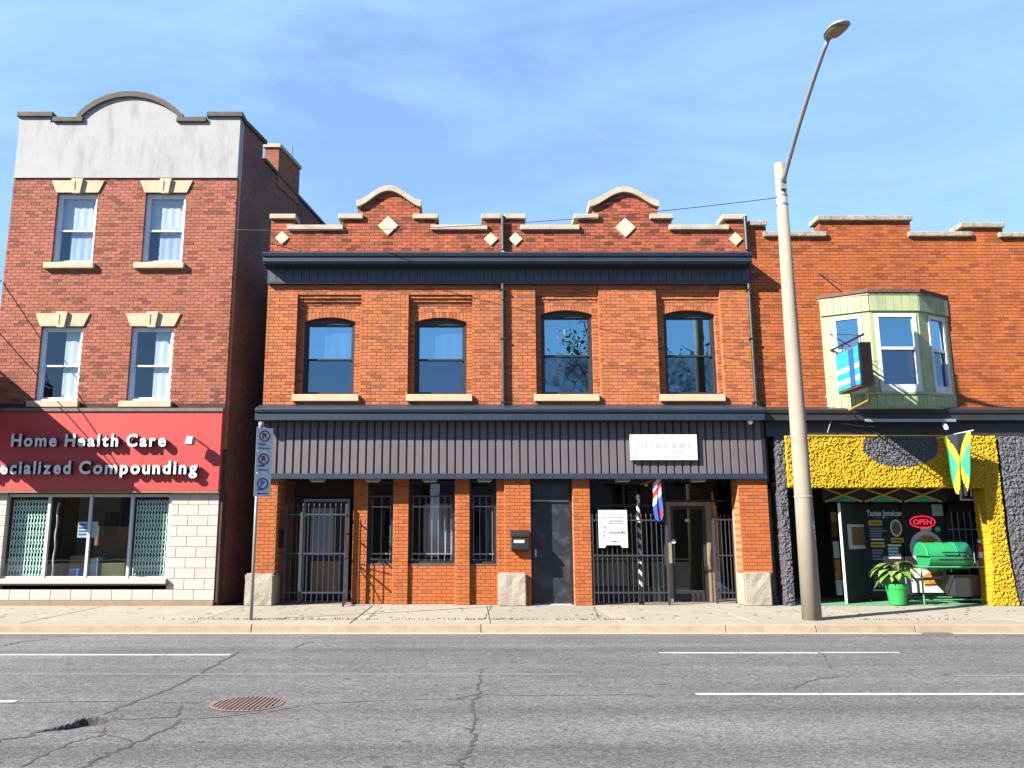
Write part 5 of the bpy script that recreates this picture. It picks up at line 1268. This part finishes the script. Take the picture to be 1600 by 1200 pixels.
bars(t3, m_flagk, [(.06,.94,.10,.90)], a, b, c, d, 0.35); bars(t3, m_flagw, [(.50,.60,.25,.75),(.68,.84,.60,.75),(.68,.84,.25,.36),(.20,.34,.3,.7)], a, b, c, d, 0.348)
# national style flag of black gold green hung from a short staff
fa, fb = (X(1478, 681, -.45), -0.35, Z(681, -.45)), (X(1514, 674, -.55), -0.60, Z(674, -.55))
def jam(s, t):
    t = t*1.02
    if abs(t-s) < 0.115 or abs(t-(1-s)) < 0.115: return 0
    return 2 if (t < s and t < 1-s) or (t > s and t > 1-s) else 1
jf = flag('saltire_flag', 'hanging flag with yellow saltire on black and green by the yellow header', fa, fb, 1.33, 0.62, -0.02, jam, [m_flagy, m_flagg, m_flagk], 0.05)
MB().tube([(fa[0]-.1, 0.0, fa[2]-.03), (fb[0]+.03, -0.66, fb[2]+.01)], 0.012, 8).build('staff', m_alu, jf)
# drum grill on a green frame
gx0, gx1, _, _ = BX(1441, 1513, 850, 884, 0.35); gzt, gzb = Z(848, .3), Z(886, .15)
dg = thing('drum_grill', ((gx0+gx1)/2, 0.4, 0.012), 'green oil drum grill on a green tubular frame stand', 'grill')
rd = (gzt-gzb)/2+.03; zc2 = gzb+rd-.06
n = 28
half1 = [(0.44+rd*math.cos(math.pi*k/14), zc2+rd*math.sin(math.pi*k/14)) for k in range(15)]
half2 = [(0.44+rd*math.cos(math.pi+math.pi*k/14), zc2+rd*math.sin(math.pi+math.pi*k/14)-.008) for k in range(15)]
MB().yz(half1, gx0, gx1-.30).build('lid', m_drumg, dg, bevel=0.012)
MB().yz([(0.46+(y-.44)*1.0, z+.012) for y, z in half1], gx1-.285, gx1).build('lid', M('drum_teal', (0.01, 0.20, 0.12), 0.4, 0.15, 5), dg, bevel=0.012)
MB().yz(half2, gx0+.05, gx1).build('drum', m_drumg, dg, bevel=0.012)
for xx in (gx0+.02, (gx0+gx1)/2-.1, gx1-.32): MB().tube([(xx, 0.44+(rd+.006)*math.cos(math.pi*k/14), zc2+(rd+.006)*math.sin(math.pi*k/14)) for k in range(15)], 0.010, 6).build('hoop', m_drumg, dg)
MB().tube([(gx0+.3, 0.44-rd-.05, zc2+.08), (gx0+.8, 0.44-rd-.05, zc2+.08)], 0.014, 8).build('lid_handle', m_black, dg)
box('front_opening', m_black, dg, gx0+.25, gx1-.02, 0.44-rd+.005, 0.44-rd+.03, zc2-.08, zc2-.012)
fx0g, fx1g = X(1441, 915, 0.12), X(1546, 915, 0.12); zfr = Z(886, .12)
for xx in (fx0g, fx1g):
    for yy in (0.10, 0.75): MB().tube([(xx, yy, 0.013), (xx, yy, zfr)], 0.018, 8).build('leg', m_frameg, dg)
    MB().tube([(xx, 0.10, 0.09), (xx, 0.75, 0.09)], 0.015, 8).build('foot_rail', m_frameg, dg)
for yy in (0.10, 0.75):
    MB().tube([(fx0g-.06, yy, zfr), (fx1g, yy, zfr)], 0.018, 8).build('top_rail', m_frameg, dg)
    MB().tube([(fx0g, yy, 0.11), (fx1g, yy, 0.11)], 0.014, 8).build('low_rail', m_frameg, dg)
for k in range(4): MB().tube([(fx0g-.02, 0.2+.15*k, zfr+.004), (fx1g-.03, 0.2+.15*k, zfr+.004)], 0.010, 6).build('shelf_slat', m_frameg, dg)
box('fire_box', m_char, dg, X(1492, 910, .25), fx1g-.12, 0.25, 0.62, 0.16, zfr-.18)
# extinguisher-like bottle on the yellow pillar
x, z = P(1535, 878, .2)
fe2 = thing('fire_extinguisher', (x, 0.25, z-.1), 'red fire extinguisher with white label hung on yellow pillar', 'extinguisher')
MB().lathe([(0.05, 0), (0.062, .01), (0.062, .33), (0.045, .38), (0.02, .40), (0.02, .44)], (x, 0.22, z-.05), 16).build('cylinder', m_ext, fe2, smooth=False)
MB().lathe([(0.0635, 0.14), (0.0635, .25)], (x, 0.22, z-.05), 16).build('label_band', m_flagw, fe2)
box('valve', m_alu, fe2, x-.03, x+.03, 0.18, 0.26, z+.39, z+.46, bevel=0.006); MB().tube([(x+.02, .2, z+.42), (x-.09, .19, z+.36), (x-.085, .19, z+.12)], 0.010, 6).build('hose', m_black, fe2)
box('wall_bracket', m_black, fe2, x+.04, lx0+.03, 0.20, 0.24, z+.08, z+.14)
# potted plant
pxp, pyp = G(1401, 941, 0.012); pyp = min(pyp, -0.02)
pyp = 0.05; pxp = X(1402, 930, pyp)
pp_ = thing('potted_plant', (pxp, pyp, 0.012), 'broad leaved plant in a bright green pot on the green mat', 'plant')
ph = Z(913, pyp)
MB().lathe([(0.14, 0), (0.155, .01), (0.205, ph*.75), (0.215, ph*.78), (0.222, ph), (0.20, ph), (0.19, ph-.05), (0.02, ph-.055)], (pxp, pyp, 0.013), 28).build('pot', m_potg, pp_, smooth=False)
rq = random.Random(12); 
for i in range(34):
    az = rq.uniform(0, 6.283); ln = rq.uniform(.26, .48); wdl = ln*rq.uniform(.30, .42); h0 = rq.uniform(.12, .42); e = rq.uniform(.3, .75)
    st = Vector((pxp+.05*math.cos(az*3), pyp+.05*math.sin(az*3), ph-.02)); kn = Vector((pxp+.08*math.cos(az), pyp+.08*math.sin(az), ph+h0))
    MB().tube([st, (st+kn)/2+Vector((0, 0, .03)), kn], [0.008, .006, .005], 5).build('stem', m_leaf, pp_)
    m = MB(); dr_ = Vector((math.cos(az), math.sin(az), 0)); sd_ = Vector((-math.sin(az), math.cos(az), 0)); N7 = 7
    for k in range(N7+1):
        q = k/N7; c = kn+dr_*(ln*q*.9)+Vector((0, 0, e*ln*q-1.0*ln*q*q)); ww = wdl*math.sin(math.pi*min(1, .06+.94*q)**.8)*.9
        m.v += [tuple(c-sd_*ww+Vector((0, 0, .02*q))), tuple(c-Vector((0, 0, .012))), tuple(c+sd_*ww+Vector((0, 0, .02*q)))]
    for k in range(N7):
        o = 3*k; m.f += [(o, o+1, o+4, o+3), (o+1, o+2, o+5, o+4)]; m.m += [0, 0]
    m.build('leaf', m_leaf, pp_, fix=False, smooth=True)
# projecting turquoise sign
y0s, y1s = -0.42, -1.55; sgx = X(1346, 567, y1s); zt3, zb3 = Z(534, y1s), Z(601, y1s)
ps = thing('projecting_sign', (sgx, -1.0, zb3), 'turquoise projecting box sign with rusty cabinet beside the bay window', 'sign')
box('cabinet', m_cabinet, ps, sgx+.012, sgx+.22, y1s, y0s, zb3, zt3, bevel=0.008)
box('face', m_teal, ps, sgx, sgx+.010, y1s+.03, y0s-.03, zb3+.04, zt3-.04)
def onsign(a, b, c, d, mat, e=.003, sl=.0):
    ya, yb = y0s-.03+(y1s-y0s+.06)*a, y0s-.03+(y1s-y0s+.06)*b; H_ = zt3-zb3-.08
    MB().yz([(ya, zb3+.04+H_*c), (yb, zb3+.04+H_*(c+sl)), (yb, zb3+.04+H_*(d+sl)), (ya, zb3+.04+H_*d)], sgx-e, sgx-.0005).build('print', mat, ps)
onsign(.02, .98, .43, .57, m_tealw); onsign(.02, .98, .12, .26, m_tealw); onsign(.04, .98, .72, .80, M('sign_mid_blue', (0.06, 0.52, 0.66), 0.5)); onsign(.55, .75, .0, .98, m_blue, .006)
MB().tube([(sgx+.1, 0.04, zt3+.16), (sgx+.1, y1s+.02, zt3+.16)], 0.024, 8).build('bracket_arm', m_black, ps)
for yy in (y0s-.15, y1s+.15): MB().tube([(sgx+.1, yy, zt3), (sgx+.1, yy, zt3+.16)], 0.012, 6).build('hanger', m_black, ps)
MB().tube([(sgx+.1, 0.04, zt3+.55), (sgx+.1, y1s+.15, zt3+.17)], 0.010, 6).build('tie_rod', m_black, ps)
MB().tube([(sgx+.15, y1s+.1, zb3), (sgx+.12, y1s+.12, zb3-.14), (sgx+.22, y1s+.3, zb3-.26), (sgx+.26, -0.3, zb3-.32)], 0.016, 6).build('feed_cable', m_gold, ps)
x, z = P(1482, 664, -.45)
t = thing('security_camera', (x, -.3, z), 'white bullet camera under the gutter beside the flag', 'camera')
MB().tube([(x+.06, -.2, z+.05), (x-.06, -.46, z-.06)], 0.045, 10).build('body', m_white, t); MB().tube([(x+.04, -.24, z+.04), (x+.06, -.21, zb+.0)], 0.015, 6).build('arm', m_white, t)

# ================================================================== STREET FURNITURE
lpx, lpy = G(1269, 968, 0.0)
sl_ = thing('street_lamp', (lpx, lpy, 0), 'tall tapered concrete street lamp pole with curved steel arm', 'street lamp')
ztp = Z(256, lpy)
MB().tube([(lpx, lpy, -.02), (lpx, lpy, 2.5), (lpx, lpy, 5.5), (lpx, lpy, ztp)], [0.165, 0.148, 0.124, 0.093], 24).build('pole', m_conc, sl_, smooth=True)
for v in (308, 322, 778):
    z = Z(v, lpy); r_ = 0.165+(0.093-0.165)*z/ztp+.006
    MB().lathe([(r_, 0), (r_+.004, .005), (r_+.004, .035), (r_, .04)], (lpx, lpy, z), 24).build('band', m_galv if v < 700 else m_conc, sl_)
za0 = Z(292, lpy); 
arm = []
ax, ay = lpx, lpy-2.40; az = Z(59, ay)
for k in range(13):
    q = k/12; arm.append((lpx, lpy-.10+(ay-lpy+.10)*(q**1.12), za0+(az-za0)*(1.0-(1-q)**1.12)))
MB().tube(arm, [0.045-.012*k/12 for k in range(13)], 10).build('arm', m_galv, sl_, smooth=True)
box('arm_bracket', m_galv, sl_, lpx-.05, lpx+.05, lpy-.16, lpy+.02, za0-.10, za0+.12)
# luminaire: flattened cobra head along the arm
dirv = (Vector(arm[-1])-Vector(arm[-3])).normalized(); dirv = Vector((0.10, -1.0, -0.02)).normalized(); upv = Vector((0, 0, 1))
m = MB(); secs = [(0.0, .045, .04), (.06, .09, .06), (.15, .145, .075), (.30, .165, .078), (.43, .15, .065), (.50, .10, .045), (.53, .02, .012)]; NS = 20
for s, hw, hh in secs:
    for k in range(NS):
        th_ = 6.28318*k/NS; cx_, cz_ = math.cos(th_), math.sin(th_)
        p = Vector(arm[-1])+dirv*(s-.06)+Vector((1, 0, 0))*hw*math.copysign(abs(cx_)**.8, cx_)+upv*hh*(cz_ if cz_ > 0 else cz_*.35)
        m.v.append(tuple(p))
for i in range(len(secs)-1):
    for k in range(NS): m.f.append((i*NS+k, i*NS+(k+1) % NS, (i+1)*NS+(k+1) % NS, (i+1)*NS+k)); m.m.append(0)
m.f.append(tuple(range(NS-1, -1, -1))); m.f.append(tuple((len(secs)-1)*NS+k for k in range(NS))); m.m += [0, 0]
m.build('lamp_head', m_galv, sl_, smooth=True)
m = MB(); vv = []
for (s, hw) in ((.10, .085), (.15, .115), (.30, .132), (.40, .115), (.45, .075)):
    for sg in (-1, 1): vv.append(Vector(arm[-1])+dirv*(s-.06)+Vector((sg*hw, 0, 0))-upv*.034)
m.add([tuple(q) for q in vv]+[tuple(q+upv*.02) for q in vv], [(2*i, 2*i+1, 2*i+3, 2*i+2) for i in range(4)]+[(10+2*i, 12+2*i, 13+2*i, 11+2*i) for i in range(4)]+[(2*i, 2*i+2, 12+2*i, 10+2*i) for i in range(4)]+[(2*i+1, 11+2*i, 13+2*i, 2*i+3) for i in range(4)])
m.build('lamp_lens', M('lamp_lens', (0.34, 0.30, 0.25), 0.3, 0.3, 20), sl_)
# torn paper on the pole
pap = MB(); zq = Z(842, lpy); rq = random.Random(2)
for i in range(16):
    a0 = math.radians(rq.uniform(-62, -8)); z_ = zq+rq.uniform(-.28, .28); w5 = rq.uniform(.02, .06); h5 = rq.uniform(.03, .09); r_ = .165+(.093-.165)*z_/ztp+.004
    pap.add([(lpx+r_*math.cos(a0+s*w5/r_), lpy+r_*math.sin(a0+s*w5/r_), z_+q*h5+rq.uniform(-.01, .01)) for s, q in ((-.5, -.5), (.5, -.5), (.5, .5), (-.5, .5))], [(0,1,2,3)])
pap.build('torn_paper', m_plate, sl_, fix=False)
# overhead cable from the lamp pole to the corner of the three storey building
A = Vector((lpx-.10, lpy, Z(309, lpy))); Bc = Vector((LX1-.08, -0.04, Z(360)))
pts = []
for k in range(41):
    q = k/40; p = A+(Bc-A)*q; p.z -= 0.22*4*q*(1-q); pts.append(p)
tag(MB().tube(pts, 0.007, 6).build('overhead_cable', m_cable, None, smooth=True), 'thin dark overhead cable strung from street lamp to three storey building', 'cable')
# parking sign post
spx, spy = G(392, 969, 0.0)
sp_ = thing('parking_sign_post', (spx, spy, 0), 'thin steel post with three stacked parking plates on the pavement', 'sign post')
zt_ = Z(668, spy)
MB().tube([(spx, spy, -.02), (spx, spy, zt_+.03)], 0.030, 10).build('post', m_galv, sp_, smooth=True)
na = Vector((0.55, -0.835, 0)).normalized(); ta = Vector((0.835, 0.55, 0)).normalized()
def pl_pt(s, z, d): 
    q = Vector((spx, spy, z))+ta*(s+.085)+na*(0.034+d); return tuple(q)
def plq(name, mat, poly, d0, d1, par): return MB().ext(poly, lambda a, b: pl_pt(a, b, d0), lambda a, b: pl_pt(a, b, d1)).build(name, mat, par)
vz = [668, 705, 739, 776]
for i in range(3):
    z1, z0 = Z(vz[i], spy)-.004, Z(vz[i+1], spy)+.004; hw = .15
    pt = plq('plate', m_plate, [(-hw, z0), (hw, z0), (hw, z1), (-hw, z1)], 0, .004, sp_)
    cz2 = z1-(z1-z0)*(.36 if i < 2 else .45); rr = .105
    rc = m_purple if i < 2 else m_blue
    n = 24
    for k in range(n):
        a, b = 6.28318*k/n, 6.28318*(k+1)/n
        plq('ring', rc, [(rr*math.cos(a), cz2+rr*math.sin(a)), (rr*math.cos(b), cz2+rr*math.sin(b)), ((rr-.026)*math.cos(b), cz2+(rr-.026)*math.sin(b)), ((rr-.026)*math.cos(a), cz2+(rr-.026)*math.sin(a))], .0045, .0065, pt) if False else None
    m = MB()
    for k in range(n):
        a, b = 6.28318*k/n, 6.28318*(k+1)/n
        m.add([pl_pt((rr)*math.cos(a), cz2+rr*math.sin(a), .006), pl_pt(rr*math.cos(b), cz2+rr*math.sin(b), .006), pl_pt((rr-.028)*math.cos(b), cz2+(rr-.028)*math.sin(b), .006), pl_pt((rr-.028)*math.cos(a), cz2+(rr-.028)*math.sin(a), .006)], [(0,1,2,3)])
    m.build('ring', rc, pt, fix=False)
    vs_, fs = text_mesh('P', 0.03, 0.0)
    MB().add([pl_pt((v[0]-.32)*.15, cz2+(v[1]-.35)*.15, .0065) for v in vs_], fs).build('letter', m_black if i < 2 else m_blue, pt, fix=False)
    if i < 2: plq('slash', rc, [(-.075, cz2+.06), (-.06, cz2+.075), (.075, cz2-.06), (.06, cz2-.075)], .007, .008, pt)
    ay_ = z0+.05
    plq('arrow', m_blue, [(-.10, ay_), (-.06, ay_+.03), (-.06, ay_+.010), (.10, ay_+.010), (.10, ay_-.010), (-.06, ay_-.010), (-.06, ay_-.03)], .006, .007, pt)
    plq('print', m_blue, [(-.10, ay_+.055), (.02, ay_+.055), (.02, ay_+.085), (-.10, ay_+.085)], .006, .007, pt)

# ================================================================== ACROSS THE STREET (seen only as reflections in the glass)
struct(box('pavement', m_pave, None, -60, 60, -30, -26.0, -.3, 0.0))
def house(x0, x1, h, colr, label):
    t = thing('brick_house', ((x0+x1)/2, -34, 0), label, 'house')
    m = M('house_wall', colr, 0.9, 0.2, 4); y0, y1 = -42.0, -33.0
    box('wall', m, t, x0, x1, y0, y1, -.1, h); xm = (x0+x1)/2
    MB().xz([(x0-.3, h), (x1+.3, h), (xm, h+2.4)], y0-.3, y1+.3).build('roof', m_asphR, t)
    for zz in (1.2, 4.2):
        if zz+1.5 > h: continue
        for q in (.2, .5, .8):
            xw = x0+(x1-x0)*q; f = box('window', m_white, t, xw-.55, xw+.55, y1+.001, y1+.05, zz-.05, zz+1.55); box('pane', m_intd, f, xw-.48, xw+.48, y1+.051, y1+.06, zz, zz+1.5)
for (x0, x1, h, c, lab) in ((-62, -47, 5.4, (0.36, 0.22, 0.16), 'rose brick house at the far end of the opposite row'), (-46, -35.5, 6.0, (0.40, 0.36, 0.30), 'cream house beside the rose brick house in the opposite row'),
        (-34.5, -25, 5.6, (0.40, 0.20, 0.13), 'dark red brick house in the opposite row'), (-24, -13.5, 5.9, (0.42, 0.38, 0.32), 'tan house opposite the three storey building'), (-12.5, -3, 5.5, (0.40, 0.2, 0.12), 'rust brick house opposite the twin shops'),
        (-2, 9, 5.8, (0.36, 0.34, 0.32), 'pale grey house opposite the twin shops'), (10, 21, 5.4, (0.38, 0.2, 0.13), 'brown brick house opposite the yellow shopfront'), (22, 34, 6.0, (0.34, 0.32, 0.28), 'stone grey house down the opposite row'), (35, 50, 5.6, (0.36, 0.22, 0.16), 'red brick house at the far right of the opposite row')):
    house(x0, x1, h, c, lab)
def tree(x, y, h, seed, label, leaves):
    t = thing('street_tree', (x, y, 0), label, 'tree', 'trees across the street'); r = random.Random(seed); m = MB(); tips = []
    def grow(p, d, ln, rad, lev):
        pts = [p]; q = p.copy(); dd_ = d.copy()
        for k in range(4):
            dd_ = (dd_+Vector((r.uniform(-.2, .2), r.uniform(-.2, .2), r.uniform(-.02, .16)))).normalized(); q = q+dd_*ln/4; pts.append(q.copy())
        m.tube(pts, [rad*(1-.12*k) for k in range(5)], 6 if lev > 1 else 5, cap=False)
        if lev == 0: tips.extend(pts[2:]); return
        for k in range(3 if lev > 1 else 4):
            a = r.uniform(0, 6.28); nd = (dd_*0.8+Vector((math.cos(a), math.sin(a), r.uniform(.0, .5)))*0.75).normalized()
            grow(pts[r.choice((2, 3, 4))] if k else pts[-1], nd, ln*r.uniform(.6, .78), rad*.55, lev-1)
    grow(Vector((x, y, -.1)), Vector((0, 0, 1)), h*.36, .24, 4)
    m.build('trunk', m_bark, t)
    lf = MB()
    for p in tips:
        for _ in range(leaves):
            c = p+Vector((r.gauss(0, .35), r.gauss(0, .35), r.gauss(0, .3))); s = r.uniform(.06, .13); a = Vector((r.uniform(-1, 1), r.uniform(-1, 1), r.uniform(-1, 1))).normalized(); b = a.orthogonal().normalized()
            lf.add([tuple(c-a*s), tuple(c+b*s*.6), tuple(c+a*s), tuple(c-b*s*.6)], [(0,1,2,3)])
    lf.build('crown', m_leaf, t, fix=False)
tree(9.2, -31.0, 14.5, 3, 'leafy street tree opposite the twin shops', 5)
tree(16.4, -31.5, 17.0, 8, 'sparse street tree opposite the yellow shopfront', 1)
